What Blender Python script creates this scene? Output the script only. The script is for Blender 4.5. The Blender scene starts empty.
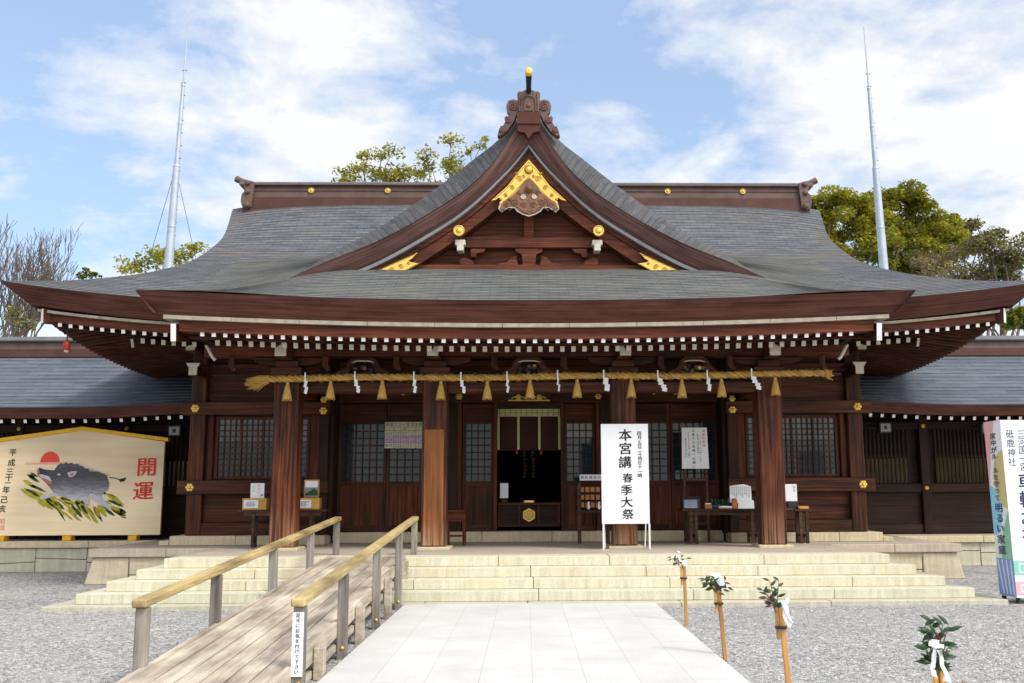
import bpy, bmesh, math, random
from mathutils import Vector, Matrix
R = math.radians
random.seed(7)
scene = bpy.context.scene
COL = scene.collection

# ------------------------------------------------------------------ camera
cam_d = bpy.data.cameras.new('camera')
cam_d.sensor_width = 36.0
cam_d.lens = 993.486 / 1024 * 36.0
cam_d.shift_x = -(550.216 - 512) / 1024
cam_d.clip_end = 2000
cam = bpy.data.objects.new('camera', cam_d); COL.objects.link(cam)
def cam_matrix(pitch, yaw, roll, loc):
    f = Vector((math.sin(yaw)*math.cos(pitch), math.cos(yaw)*math.cos(pitch), math.sin(pitch)))
    r = Vector((math.cos(yaw), -math.sin(yaw), 0)); u = r.cross(f)
    c, s = math.cos(roll), math.sin(roll)
    r2 = c*r + s*u; u2 = -s*r + c*u
    m = Matrix((r2, u2, -f)).transposed().to_4x4()
    m.translation = loc
    return m
cam.matrix_world = cam_matrix(0.153678517, 0.0240457435, -0.00488122, Vector((-0.0443, 0, 1.55)))
scene.camera = cam

# ------------------------------------------------------------------ sun and sky
SUN = Vector((0.52, -0.52, 0.82)).normalized()
sl = bpy.data.lights.new('sun', 'SUN'); sl.energy = 1.5; sl.angle = R(14); sl.color = (1, .95, .87)
so = bpy.data.objects.new('sun', sl); COL.objects.link(so)
so.rotation_euler = SUN.to_track_quat('Z', 'Y').to_euler()
W = bpy.data.worlds.new('World'); scene.world = W; W.use_nodes = True
def build_world():
    nt = W.node_tree; N = nt.nodes; L = nt.links; N.clear()
    out = N.new('ShaderNodeOutputWorld'); bg = N.new('ShaderNodeBackground'); bg.inputs['Strength'].default_value = 0.15
    sky = N.new('ShaderNodeTexSky'); sky.sky_type = 'NISHITA'; sky.sun_disc = False
    sky.sun_elevation = math.asin(SUN.z); sky.sun_rotation = math.atan2(SUN.x, SUN.y)
    sky.air_density = 1.0; sky.dust_density = 0.6; sky.ozone_density = 1.6
    tc = N.new('ShaderNodeTexCoord'); sep = N.new('ShaderNodeSeparateXYZ'); L.new(tc.outputs['Generated'], sep.inputs[0])
    mx = N.new('ShaderNodeMath'); mx.operation = 'MAXIMUM'; L.new(sep.outputs['Z'], mx.inputs[0]); mx.inputs[1].default_value = 0.0
    ad = N.new('ShaderNodeMath'); L.new(mx.outputs[0], ad.inputs[0]); ad.inputs[1].default_value = 0.22
    dx = N.new('ShaderNodeMath'); dx.operation = 'DIVIDE'; L.new(sep.outputs['X'], dx.inputs[0]); L.new(ad.outputs[0], dx.inputs[1])
    dy = N.new('ShaderNodeMath'); dy.operation = 'DIVIDE'; L.new(sep.outputs['Y'], dy.inputs[0]); L.new(ad.outputs[0], dy.inputs[1])
    cb = N.new('ShaderNodeCombineXYZ'); L.new(dx.outputs[0], cb.inputs[0]); L.new(dy.outputs[0], cb.inputs[1])
    mp = N.new('ShaderNodeMapping'); mp.inputs['Scale'].default_value = (1.25, 1.25, 1); mp.inputs['Location'].default_value = CLOUD_OFF
    mp.inputs['Rotation'].default_value = (0, 0, R(-14))
    L.new(cb.outputs[0], mp.inputs[0])
    n1 = N.new('ShaderNodeTexNoise'); n1.inputs['Scale'].default_value = 1.3; n1.inputs['Detail'].default_value = 9; n1.inputs['Roughness'].default_value = .58; n1.inputs['Distortion'].default_value = .1
    L.new(mp.outputs[0], n1.inputs['Vector'])
    n2 = N.new('ShaderNodeTexNoise'); n2.inputs['Scale'].default_value = 4.2; n2.inputs['Detail'].default_value = 8; n2.inputs['Roughness'].default_value = .62; n2.inputs['Distortion'].default_value = .25
    L.new(mp.outputs[0], n2.inputs['Vector'])
    m1 = N.new('ShaderNodeMath'); m1.operation = 'MULTIPLY_ADD'; L.new(n2.outputs['Fac'], m1.inputs[0]); m1.inputs[1].default_value = .42; L.new(n1.outputs['Fac'], m1.inputs[2])
    ramp = N.new('ShaderNodeValToRGB'); e = ramp.color_ramp.elements
    e[0].position = .60; e[0].color = (0, 0, 0, 1); e[1].position = .80; e[1].color = (1, 1, 1, 1)
    L.new(m1.outputs[0], ramp.inputs[0])
    # a thin veil everywhere, paler towards the horizon
    hz = N.new('ShaderNodeMapRange'); L.new(sep.outputs['Z'], hz.inputs[0]); hz.inputs[1].default_value = 0.0; hz.inputs[2].default_value = .5; hz.inputs[3].default_value = .22; hz.inputs[4].default_value = .20
    mxx = N.new('ShaderNodeMath'); mxx.operation = 'MAXIMUM'; L.new(ramp.outputs['Color'], mxx.inputs[0]); L.new(hz.outputs[0], mxx.inputs[1])
    gain = N.new('ShaderNodeMix'); gain.data_type = 'RGBA'; gain.blend_type = 'MULTIPLY'; gain.inputs[0].default_value = 1
    L.new(sky.outputs[0], gain.inputs[6]); gain.inputs[7].default_value = (.95, 1.03, 1.06, 1)
    dm = N.new('ShaderNodeMapRange'); L.new(sep.outputs['Z'], dm.inputs[0]); dm.inputs[1].default_value = 0.0; dm.inputs[2].default_value = .5; dm.inputs[3].default_value = .58; dm.inputs[4].default_value = 1.0
    deep = N.new('ShaderNodeMix'); deep.data_type = 'RGBA'; deep.blend_type = 'MULTIPLY'; deep.inputs[0].default_value = 1
    L.new(gain.outputs[2], deep.inputs[6]); L.new(dm.outputs[0], deep.inputs[7]); gain = deep
    mix = N.new('ShaderNodeMix'); mix.data_type = 'RGBA'
    nv = N.new('ShaderNodeVectorMath'); nv.operation = 'NORMALIZE'; L.new(tc.outputs['Generated'], nv.inputs[0])
    dt = N.new('ShaderNodeVectorMath'); dt.operation = 'DOT_PRODUCT'; L.new(nv.outputs[0], dt.inputs[0]); dt.inputs[1].default_value = SUN
    dc = N.new('ShaderNodeMath'); dc.operation = 'MAXIMUM'; L.new(dt.outputs['Value'], dc.inputs[0]); dc.inputs[1].default_value = 0.0
    pw = N.new('ShaderNodeMath'); pw.operation = 'POWER'; L.new(dc.outputs[0], pw.inputs[0]); pw.inputs[1].default_value = 2.2
    gl = N.new('ShaderNodeMix'); gl.data_type = 'RGBA'; L.new(pw.outputs[0], gl.inputs[0]); gl.inputs[6].default_value = (4.08, 4.10, 4.16, 1); gl.inputs[7].default_value = (13.0, 12.2, 11.2, 1)
    vm = N.new('ShaderNodeMath'); vm.operation = 'MAXIMUM'; L.new(mxx.outputs[0], vm.inputs[0])
    p2 = N.new('ShaderNodeMath'); p2.operation = 'MULTIPLY'; L.new(pw.outputs[0], p2.inputs[0]); p2.inputs[1].default_value = .8; L.new(p2.outputs[0], vm.inputs[1]); mxx = vm
    L.new(gl.outputs[2], mix.inputs[7])
    L.new(mxx.outputs[0], mix.inputs[0]); L.new(gain.outputs[2], mix.inputs[6]); mix.inputs[7].default_value = (4.08, 4.10, 4.16, 1)
    L.new(mix.outputs[2], bg.inputs['Color']); L.new(bg.outputs[0], out.inputs[0])
CLOUD_OFF = (-0.367, 0.336, 2.45)
build_world()
scene.view_settings.view_transform = 'Standard'
scene.view_settings.look = 'None'
scene.view_settings.gamma = 1
scene.view_settings.use_curve_mapping = False
scene.view_settings.exposure = 0.70
try:
    scene.cycles.max_bounces = 8; scene.cycles.diffuse_bounces = 5
    scene.cycles.use_denoising = True
except Exception: pass

# ------------------------------------------------------------------ glyphs (font outlines turned into meshes first)
TEXT = set('平成三十一年己亥開運本宮講春季大祭四月七日二十四日十一時足元にお気を付けて下さい三河国一宮砥鹿神社車輌お祓所家中がルールを守って明るい家庭厄年表前厄本厄後厄男女御祈祷受付案内所申込お参りの皆様へ願いします二礼拍手奉納初穂料')
GLYPH = {}
def make_glyphs():
    obs = []
    for ch in sorted(TEXT):
        cu = bpy.data.curves.new('glyph', 'FONT'); cu.body = ch; cu.size = 1; cu.resolution_u = 3; cu.offset = 0
        o = bpy.data.objects.new('glyph', cu); COL.objects.link(o); obs.append((ch, o))
    bpy.context.view_layer.update()
    dg = bpy.context.evaluated_depsgraph_get()
    for ch, o in obs:
        me = bpy.data.meshes.new_from_object(o.evaluated_get(dg))
        vs = [(v.co.x, v.co.y) for v in me.vertices]
        fs = [tuple(p.vertices) for p in me.polygons]
        if vs:
            x0 = min(v[0] for v in vs); x1 = max(v[0] for v in vs); y0 = min(v[1] for v in vs); y1 = max(v[1] for v in vs)
            vs = [(x-(x0+x1)/2, y-(y0+y1)/2) for x, y in vs]
        GLYPH[ch] = (vs, fs)
        bpy.data.meshes.remove(me)
    for ch, o in obs:
        cu = o.data; bpy.data.objects.remove(o); bpy.data.curves.remove(cu)
make_glyphs()

# ------------------------------------------------------------------ materials
MATS = {}
def nm(name):
    m = bpy.data.materials.new(name); m.use_nodes = True; MATS[name] = m
    nt = m.node_tree; b = nt.nodes['Principled BSDF']
    return m, nt, nt.nodes, nt.links, b
def ramp_node(N, stops):
    r = N.new('ShaderNodeValToRGB'); e = r.color_ramp.elements
    while len(e) > 1: e.remove(e[-1])
    e[0].position = stops[0][0]; e[0].color = (*stops[0][1], 1)
    for p, c in stops[1:]:
        k = e.new(p); k.color = (*c, 1)
    return r
def noise(N, L, vec, scale, detail=5, rough=.6, dist=0):
    n = N.new('ShaderNodeTexNoise'); n.inputs['Scale'].default_value = scale; n.inputs['Detail'].default_value = detail
    n.inputs['Roughness'].default_value = rough; n.inputs['Distortion'].default_value = dist
    if vec: L.new(vec, n.inputs['Vector'])
    return n
def mapping(N, L, src, scale, loc=(0,0,0)):
    mp = N.new('ShaderNodeMapping'); mp.inputs['Scale'].default_value = scale; mp.inputs['Location'].default_value = loc
    L.new(src, mp.inputs[0]); return mp.outputs[0]
def mixc(N, L, fac, a, b, blend='MIX'):
    m = N.new('ShaderNodeMix'); m.data_type = 'RGBA'; m.blend_type = blend
    for sock, v in ((0, fac), (6, a), (7, b)):
        if isinstance(v, (int, float)): m.inputs[sock].default_value = v
        elif isinstance(v, tuple): m.inputs[sock].default_value = (*v, 1)
        else: L.new(v, m.inputs[sock])
    return m.outputs[2]
def bump(N, L, h, strength, dist, b):
    bp = N.new('ShaderNodeBump'); bp.inputs['Strength'].default_value = strength; bp.inputs['Distance'].default_value = dist
    L.new(h, bp.inputs['Height']); L.new(bp.outputs[0], b.inputs['Normal'])

def plain(name, c, rough=.6, var=.25, scale=6, metal=0, spec=.3, bmp=.15):
    m, nt, N, L, b = nm(name)
    tc = N.new('ShaderNodeTexCoord')
    n = noise(N, L, tc.outputs['Object'], scale, 6)
    r = ramp_node(N, [(.25, tuple(x*(1-var) for x in c)), (.75, tuple(min(1, x*(1+var)) for x in c))])
    L.new(n.outputs['Fac'], r.inputs[0]); L.new(r.outputs[0], b.inputs['Base Color'])
    b.inputs['Roughness'].default_value = rough; b.inputs['Metallic'].default_value = metal; b.inputs['Specular IOR Level'].default_value = spec
    if bmp: bump(N, L, n.outputs['Fac'], bmp, .01, b)
    return m
def wood(name, c1, c2, axis, grain=26, rough=.62, big=1.2, bleach=None, bz=(0, .5), spec=.25):
    """c1 dark, c2 light; grain runs along axis; bleach: colour of the worn foot between heights bz"""
    m, nt, N, L, b = nm(name); dark = c2[0] < .3
    tc = N.new('ShaderNodeTexCoord')
    oi = N.new('ShaderNodeObjectInfo')
    sc = [grain, grain, grain]; sc['xyz'.index(axis)] = grain*.035
    va = N.new('ShaderNodeVectorMath'); va.operation = 'ADD'; L.new(tc.outputs['Object'], va.inputs[0])
    mul = N.new('ShaderNodeMath'); mul.operation = 'MULTIPLY'; L.new(oi.outputs['Random'], mul.inputs[0]); mul.inputs[1].default_value = 37.0
    L.new(mul.outputs[0], va.inputs[1])
    v = mapping(N, L, va.outputs[0], tuple(sc))
    n = noise(N, L, v, 1, 7, .65, .3)
    sb = [big, big, big]; sb['xyz'.index(axis)] = big*.3
    n2 = noise(N, L, mapping(N, L, va.outputs[0], tuple(sb)), 1.6, 4, .55)
    r = ramp_node(N, [(.30, tuple(x*.35 for x in c1)), (.42, c1), (.56, tuple((x+y)*.42 for x, y in zip(c1, c2))), (.78, c2)] if dark else [(.28, c1), (.52, tuple((x+y)/2 for x, y in zip(c1, c2))), (.78, c2)])
    L.new(n.outputs['Fac'], r.inputs[0])
    r2 = ramp_node(N, [(.3, (.5, .47, .45)), (.7, (1.4, 1.38, 1.34))]); L.new(n2.outputs['Fac'], r2.inputs[0])
    col = mixc(N, L, 1.0, r.outputs[0], r2.outputs[0], 'MULTIPLY')
    if bleach:
        sp = N.new('ShaderNodeSeparateXYZ'); L.new(tc.outputs['Object'], sp.inputs[0])
        mr = N.new('ShaderNodeMapRange'); L.new(sp.outputs['Z'], mr.inputs[0])
        mr.inputs[1].default_value = bz[1]; mr.inputs[2].default_value = bz[0]; mr.inputs[3].default_value = 0; mr.inputs[4].default_value = 1
        mm = N.new('ShaderNodeMath'); mm.operation = 'MULTIPLY'; L.new(mr.outputs[0], mm.inputs[0])
        r3 = ramp_node(N, [(.42, (0, 0, 0)), (.6, (1, 1, 1))]); L.new(n.outputs['Fac'], r3.inputs[0]); L.new(r3.outputs[0], mm.inputs[1])
        col = mixc(N, L, mm.outputs[0], col, bleach)
    L.new(col, b.inputs['Base Color']); b.inputs['Roughness'].default_value = rough; b.inputs['Specular IOR Level'].default_value = spec
    bump(N, L, n.outputs['Fac'], .35, .006, b)
    return m
D1, D2 = (.036, .0095, .0042), (.165, .047, .017)
wood('wood_z', D1, D2, 'z'); wood('wood_x', D1, D2, 'x'); wood('wood_y', D1, D2, 'y')
wood('soffit_shade_wood', (.010, .004, .003), (.034, .012, .006), 'x')  # darker copy of the dark wood, painting in the shade under the eaves
wood('wood_dark', (.017, .0075, .0045), (.055, .023, .012), 'x')
wood('wood_dark_z', (.017, .0075, .0045), (.055, .023, .012), 'z')
wood('wood_red_x', (.062, .0145, .006), (.215, .055, .019), 'x')
wood('wood_red_z', (.062, .0145, .006), (.215, .055, .019), 'z')
wood('wood_gable', (.075, .019, .009), (.225, .07, .028), 'x')
wood('column_wood', (.036, .010, .005), (.25, .07, .022), 'z', 20, bleach=(.30, .17, .10), bz=(0, .75))
wood('patch_wood', (.085, .028, .010), (.36, .135, .042), 'z', 18, bleach=(.36, .26, .17), bz=(0.05, .5))
wood('column_dark', (.036, .010, .005), (.21, .058, .02), 'z', 20, bleach=(.30, .22, .16), bz=(0, .5))
wood('grey_wood', (.10, .09, .082), (.40, .37, .33), 'z', 24, .75)
wood('deck_wood', (.30, .265, .215), (.62, .55, .45), 'y', 24, .75, 2.2)
wood('rail_wood', (.28, .215, .095), (.54, .43, .21), 'y', 26, .6, 2)
wood('pale_wood', (.82, .64, .41), (.92, .78, .56), 'x', 9, .55, .25)
wood('stake_wood', (.42, .20, .06), (.62, .34, .12), 'z', 40, .6)
wood('yellow_wood', (.42, .22, .05), (.62, .38, .11), 'x', 30, .55)
wood('table_wood', (.05, .022, .012), (.15, .08, .045), 'x', 30, .6)
plain('white_paint', (.80, .79, .76), .55, .08)
plain('aged_white', (.58, .54, .44), .65, .18, 9)
plain('eave_strip', (.36, .315, .245), .7, .3, 7)
plain('gold', (.82, .56, .12), .34, .16, 14, metal=.45, spec=.5)
plain('yellow_trim', (.80, .44, .015), .5, .18, 5)
plain('paper_white', (.80, .81, .83), .7, .03)
plain('sign_white', (.82, .83, .86), .6, .025, 3)
plain('ink', (.018, .017, .02), .6, .2)
plain('red_paint', (.62, .035, .03), .6, .15)
plain('metal_grey', (.42, .47, .54), .4, .15, 3, metal=.35, spec=.5)
plain('dark_metal', (.03, .03, .035), .5, .3)
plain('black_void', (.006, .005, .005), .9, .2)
plain('leaf_dark', (.022, .055, .018), .4, .45, 14, spec=.4)
plain('leaf_red', (.11, .035, .02), .5, .3, 14)
plain('leaf_dry', (.30, .17, .04), .6, .3, 14)
plain('straw', (.50, .31, .08), .85, .45, 60, bmp=.6)
plain('straw_dark', (.40, .235, .06), .85, .45, 60, bmp=.6)
plain('brocade', (.55, .56, .27), .6, .2, 18)
plain('blind', (.045, .012, .010), .7, .3, 12)
plain('ridge_wood', (.135, .085, .072), .55, .3, 3)
plain('carved_wood', (.19, .095, .055), .55, .45, 9, bmp=.6)
plain('ridge_base', (.085, .034, .026), .55, .3, 3)
plain('strip_grey', (.20, .20, .21), .5, .2, 3)
plain('screen_dim', (.22, .18, .09), .7, .3, 3)
plain('red_lamp', (.30, .02, .015), .4, .2)
plain('lilac', (.55, .40, .62), .7, .1)
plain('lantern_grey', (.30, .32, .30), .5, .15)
plain('orange_tag', (.42, .16, .04), .6, .3, 20)
plain('mint', (.22, .60, .44), .6, .08); plain('pink', (.80, .42, .45), .6, .08); plain('sand', (.62, .54, .26), .6, .08)
plain('skyblue', (.30, .60, .82), .6, .08); plain('violet', (.22, .34, .66), .6, .1); plain('pale_violet', (.66, .66, .84), .6, .06); plain('bgreen', (.28, .56, .40), .6, .08)
plain('navy_ink', (.03, .04, .09), .6, .1)
plain('boar_dark', (.12, .115, .13), .7, .35, 5); plain('boar_mid', (.22, .215, .24), .7, .25, 5); plain('boar_light', (.50, .50, .55), .7, .15, 5)
plain('sun_red', (.70, .07, .045), .6, .1, 3); plain('sun_pink', (.74, .36, .28), .6, .05)
plain('grass_yellow', (.42, .36, .03), .7, .3, 8); plain('grass_dark', (.03, .07, .025), .7, .4, 8)
plain('snout', (.45, .16, .13), .6, .1)

def boar_paint():
    m, nt, N, L, b = nm('boar_paint'); tc = N.new('ShaderNodeTexCoord'); sp = N.new('ShaderNodeSeparateXYZ'); L.new(tc.outputs['Object'], sp.inputs[0])
    n = noise(N, L, mapping(N, L, tc.outputs['Object'], (5, 1, 22)), 1, 6, .7, .6)
    a = N.new('ShaderNodeMath'); a.operation = 'MULTIPLY_ADD'; L.new(n.outputs['Fac'], a.inputs[0]); a.inputs[1].default_value = .55; L.new(sp.outputs['Z'], a.inputs[2])
    mr = N.new('ShaderNodeMapRange'); L.new(a.outputs[0], mr.inputs[0]); mr.inputs[1].default_value = 1.12; mr.inputs[2].default_value = 1.64
    r = ramp_node(N, [(0, (.56, .56, .60)), (.28, (.34, .34, .38)), (.6, (.15, .145, .165)), (1, (.06, .058, .07))]); L.new(mr.outputs[0], r.inputs[0]); L.new(r.outputs[0], b.inputs['Base Color']); b.inputs['Roughness'].default_value = .75
boar_paint()
plain('gold_dark', (.50, .29, .045), .4, .2, 9, metal=.5)
def glass(name, c, rough=.12):
    m, nt, N, L, b = nm(name)
    tc = N.new('ShaderNodeTexCoord'); n = noise(N, L, tc.outputs['Object'], 2.2, 3)
    r = ramp_node(N, [(.3, tuple(x*.6 for x in c)), (.7, tuple(x*1.4 for x in c))]); L.new(n.outputs['Fac'], r.inputs[0])
    L.new(r.outputs[0], b.inputs['Base Color']); b.inputs['Roughness'].default_value = rough; b.inputs['Specular IOR Level'].default_value = .38
    bump(N, L, n.outputs['Fac'], .05, .02, b)
    return m
glass('pane_glass', (.012, .034, .05), .06); glass('pane_reflection', (.085, .10, .115), .1); glass('photo_glass', (.25, .28, .34), .2)

def bark(name, c1, c2, fr=34):
    """layered cypress-bark eave edge: fine courses; UV v runs across the layers"""
    m, nt, N, L, b = nm(name)
    uv = N.new('ShaderNodeUVMap')
    n = noise(N, L, mapping(N, L, uv.outputs[0], (.4, fr, 1)), 1, 6, .65)
    n2 = noise(N, L, mapping(N, L, uv.outputs[0], (1.1, 5, 1)), 1, 5, .6)
    r = ramp_node(N, [(.3, c1), (.7, c2)]); L.new(n.outputs['Fac'], r.inputs[0])
    r2 = ramp_node(N, [(.3, (.6, .58, .6)), (.72, (1.3, 1.28, 1.3))]); L.new(n2.outputs['Fac'], r2.inputs[0])
    L.new(mixc(N, L, 1.0, r.outputs[0], r2.outputs[0], 'MULTIPLY'), b.inputs['Base Color'])
    b.inputs['Roughness'].default_value = .8; b.inputs['Specular IOR Level'].default_value = .15
    bump(N, L, n.outputs['Fac'], .5, .01, b)
bark('bark_edge', (.052, .018, .015), (.155, .064, .05), 30)
bark('bark_gable', (.075, .036, .031), (.27, .155, .138), 14)

def shingle(name, base, moss, rowh, width, streak=1.0):
    m, nt, N, L, b = nm(name)
    uv = N.new('ShaderNodeUVMap')
    br = N.new('ShaderNodeTexBrick'); L.new(uv.outputs[0], br.inputs['Vector'])
    br.inputs['Scale'].default_value = 1; br.inputs['Brick Width'].default_value = width; br.inputs['Row Height'].default_value = rowh
    br.inputs['Mortar Size'].default_value = .007; br.inputs['Mortar Smooth'].default_value = .4
    br.inputs['Color1'].default_value = (*[x*.88 for x in base], 1); br.inputs['Color2'].default_value = (*[x*1.14 for x in base], 1)
    br.inputs['Mortar'].default_value = (*[x*.48 for x in base], 1)
    n = noise(N, L, mapping(N, L, uv.outputs[0], (.9, 8, 1)), 1, 8, .7, .4)
    r = ramp_node(N, [(.30, (.60, .63, .68)), (.5, (1, 1, 1)), (.70, (1.40, 1.33, 1.25))]); L.new(n.outputs['Fac'], r.inputs[0])
    c = mixc(N, L, streak, br.outputs['Color'], r.outputs[0], 'MULTIPLY')
    n2 = noise(N, L, mapping(N, L, uv.outputs[0], (.35, .9, 1), (3, 1, 0)), 1, 6, .6)
    r2 = ramp_node(N, [(.5, (0, 0, 0)), (.68, (.55, .55, .55))]); L.new(n2.outputs['Fac'], r2.inputs[0])
    c = mixc(N, L, r2.outputs[0], c, moss)
    n3 = noise(N, L, mapping(N, L, uv.outputs[0], (2.6, 13, 1)), 1, 4, .75)
    r3 = ramp_node(N, [(.28, (.74, .75, .77)), (.5, (1, 1, 1)), (.72, (1.24, 1.22, 1.2))]); L.new(n3.outputs['Fac'], r3.inputs[0])
    c = mixc(N, L, 1, c, r3.outputs[0], 'MULTIPLY')
    L.new(c, b.inputs['Base Color']); b.inputs['Roughness'].default_value = .85; b.inputs['Specular IOR Level'].default_value = .12
    bump(N, L, n.outputs['Fac'], .6, .03, b)
shingle('shingle', (.118, .126, .140), (.15, .125, .10), .15, .33)
shingle('shingle_gable', (.082, .084, .09), (.11, .095, .085), .12, .45, .9)
shingle('shingle_porch', (.138, .145, .145), (.16, .155, .12), .13, .33)
shingle('shingle_wing', (.112, .13, .158), (.13, .135, .15), .24, .9, .6)

def stone(name, c, stain, amt=.5, scale=2.2, rough=.8, seams=None):
    m, nt, N, L, b = nm(name)
    tc = N.new('ShaderNodeTexCoord')
    n = noise(N, L, tc.outputs['Object'], 55, 3, .7)
    r = ramp_node(N, [(.3, tuple(x*.84 for x in c)), (.7, tuple(min(1, x*1.12) for x in c))]); L.new(n.outputs['Fac'], r.inputs[0])
    n2 = noise(N, L, mapping(N, L, tc.outputs['Object'], (1, 1, 2.4)), scale, 7, .62, .5)
    r2 = ramp_node(N, [(.36, (0, 0, 0)), (.72, (amt, amt, amt))]); L.new(n2.outputs['Fac'], r2.inputs[0])
    c_ = mixc(N, L, r2.outputs[0], r.outputs[0], stain)
    n3 = noise(N, L, mapping(N, L, tc.outputs['Object'], (14, 14, 1.2)), 1, 5, .7)
    r3 = ramp_node(N, [(.32, (.84, .83, .80)), (.62, (1.05, 1.05, 1.05))]); L.new(n3.outputs['Fac'], r3.inputs[0])
    c_ = mixc(N, L, 1, c_, r3.outputs[0], 'MULTIPLY')
    L.new(c_, b.inputs['Base Color']); b.inputs['Roughness'].default_value = rough; b.inputs['Specular IOR Level'].default_value = .25
    bump(N, L, n.outputs['Fac'], .25, .004, b)
stone('step_stone', (.64, .605, .49), (.60, .51, .30), .5)
stone('low_step_stone', (.60, .59, .475), (.50, .49, .33), .5)
stone('slab_stone', (.52, .50, .41), (.42, .40, .28), .6)
stone('platform_stone', (.50, .44, .36), (.34, .27, .20), .6)
stone('wall_stone', (.60, .53, .39), (.36, .32, .21), .7, 1.6)
stone('grey_stone', (.58, .55, .43), (.38, .37, .28), .6, 1.8)
stone('plinth_stone', (.64, .54, .365), (.42, .36, .25), .6)

def paving():
    m, nt, N, L, b = nm('path_granite')
    tc = N.new('ShaderNodeTexCoord')
    br = N.new('ShaderNodeTexBrick')
    sp = N.new('ShaderNodeSeparateXYZ'); L.new(tc.outputs['Object'], sp.inputs[0]); cb = N.new('ShaderNodeCombineXYZ'); L.new(sp.outputs['Y'], cb.inputs[0]); L.new(sp.outputs['X'], cb.inputs[1])
    L.new(cb.outputs[0], br.inputs['Vector'])
    br.inputs['Scale'].default_value = 1; br.inputs['Brick Width'].default_value = 1.05; br.inputs['Row Height'].default_value = .43625; br.offset = .5
    br.inputs['Mortar Size'].default_value = .004; br.inputs['Mortar Smooth'].default_value = .5
    br.inputs['Color1'].default_value = (.56, .56, .555, 1); br.inputs['Color2'].default_value = (.60, .60, .595, 1); br.inputs['Mortar'].default_value = (.43, .425, .41, 1)
    n = noise(N, L, tc.outputs['Object'], 90, 2, .7); r = ramp_node(N, [(.3, (.90, .90, .90)), (.7, (1.08, 1.08, 1.08))]); L.new(n.outputs['Fac'], r.inputs[0])
    n2 = noise(N, L, tc.outputs['Object'], 1.3, 6, .6); r2 = ramp_node(N, [(.3, (.88, .875, .86)), (.7, (1.04, 1.04, 1.04))]); L.new(n2.outputs['Fac'], r2.inputs[0])
    c = mixc(N, L, 1, br.outputs['Color'], r.outputs[0], 'MULTIPLY'); c = mixc(N, L, 1, c, r2.outputs[0], 'MULTIPLY')
    L.new(c, b.inputs['Base Color']); b.inputs['Roughness'].default_value = .7; b.inputs['Specular IOR Level'].default_value = .25
paving()
def gravel():
    m, nt, N, L, b = nm('gravel')
    tc = N.new('ShaderNodeTexCoord')
    v = N.new('ShaderNodeTexVoronoi'); v.inputs['Scale'].default_value = 34; L.new(tc.outputs['Object'], v.inputs['Vector'])
    v2 = N.new('ShaderNodeTexVoronoi'); v2.inputs['Scale'].default_value = 15; L.new(tc.outputs['Object'], v2.inputs['Vector'])
    sep = N.new('ShaderNodeSeparateColor'); L.new(v.outputs['Color'], sep.inputs[0])
    r = ramp_node(N, [(0, (.17, .17, .172)), (.45, (.33, .326, .322)), (.8, (.46, .452, .44)), (1, (.62, .61, .59))]); L.new(sep.outputs[0], r.inputs[0])
    sep2 = N.new('ShaderNodeSeparateColor'); L.new(v2.outputs['Color'], sep2.inputs[0])
    r2 = ramp_node(N, [(0, (.78, .79, .82)), (1, (1.16, 1.15, 1.12))]); L.new(sep2.outputs[1], r2.inputs[0])
    c = mixc(N, L, 1, r.outputs[0], r2.outputs[0], 'MULTIPLY')
    n = noise(N, L, tc.outputs['Object'], .5, 5, .6); r3 = ramp_node(N, [(.3, (.86, .86, .87)), (.7, (1.1, 1.1, 1.08))]); L.new(n.outputs['Fac'], r3.inputs[0])
    c = mixc(N, L, 1, c, r3.outputs[0], 'MULTIPLY')
    L.new(c, b.inputs['Base Color']); b.inputs['Roughness'].default_value = .85; b.inputs['Specular IOR Level'].default_value = .2
    mr = N.new('ShaderNodeMath'); mr.operation = 'SUBTRACT'; mr.inputs[0].default_value = 1; L.new(v.outputs['Distance'], mr.inputs[1])
    bump(N, L, mr.outputs[0], .9, .02, b)
gravel()
def foliage(name, c, hue=.3, trans=.35):
    m, nt, N, L, b = nm(name)
    tc = N.new('ShaderNodeTexCoord'); n = noise(N, L, tc.outputs['Object'], .9, 4, .6)
    r = ramp_node(N, [(.3, (c[0]*.55, c[1]*.68, c[2]*.7)), (.7, (c[0]*1.45, c[1]*1.3, c[2]*1.1))]); L.new(n.outputs['Fac'], r.inputs[0])
    n2 = noise(N, L, tc.outputs['Object'], 7, 3, .6); r2 = ramp_node(N, [(.3, (.7, .7, .7)), (.7, (1.3, 1.3, 1.3))]); L.new(n2.outputs['Fac'], r2.inputs[0])
    col = mixc(N, L, 1, r.outputs[0], r2.outputs[0], 'MULTIPLY'); L.new(col, b.inputs['Base Color'])
    b.inputs['Roughness'].default_value = .55; b.inputs['Specular IOR Level'].default_value = .25
    t = N.new('ShaderNodeBsdfTranslucent'); L.new(col, t.inputs['Color'])
    ms = N.new('ShaderNodeMixShader'); ms.inputs[0].default_value = trans
    L.new(b.outputs[0], ms.inputs[1]); L.new(t.outputs[0], ms.inputs[2]); L.new(ms.outputs[0], N['Material Output'].inputs[0])
foliage('foliage_olive', (.36, .34, .035)); foliage('foliage_green', (.24, .26, .035)); foliage('foliage_deep', (.06, .085, .022)); foliage('foliage_brown', (.25, .205, .12))
plain('tree_bark', (.16, .13, .10), .85, .3, 4); plain('twig_bark', (.13, .10, .085), .85, .2, 4)

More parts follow.
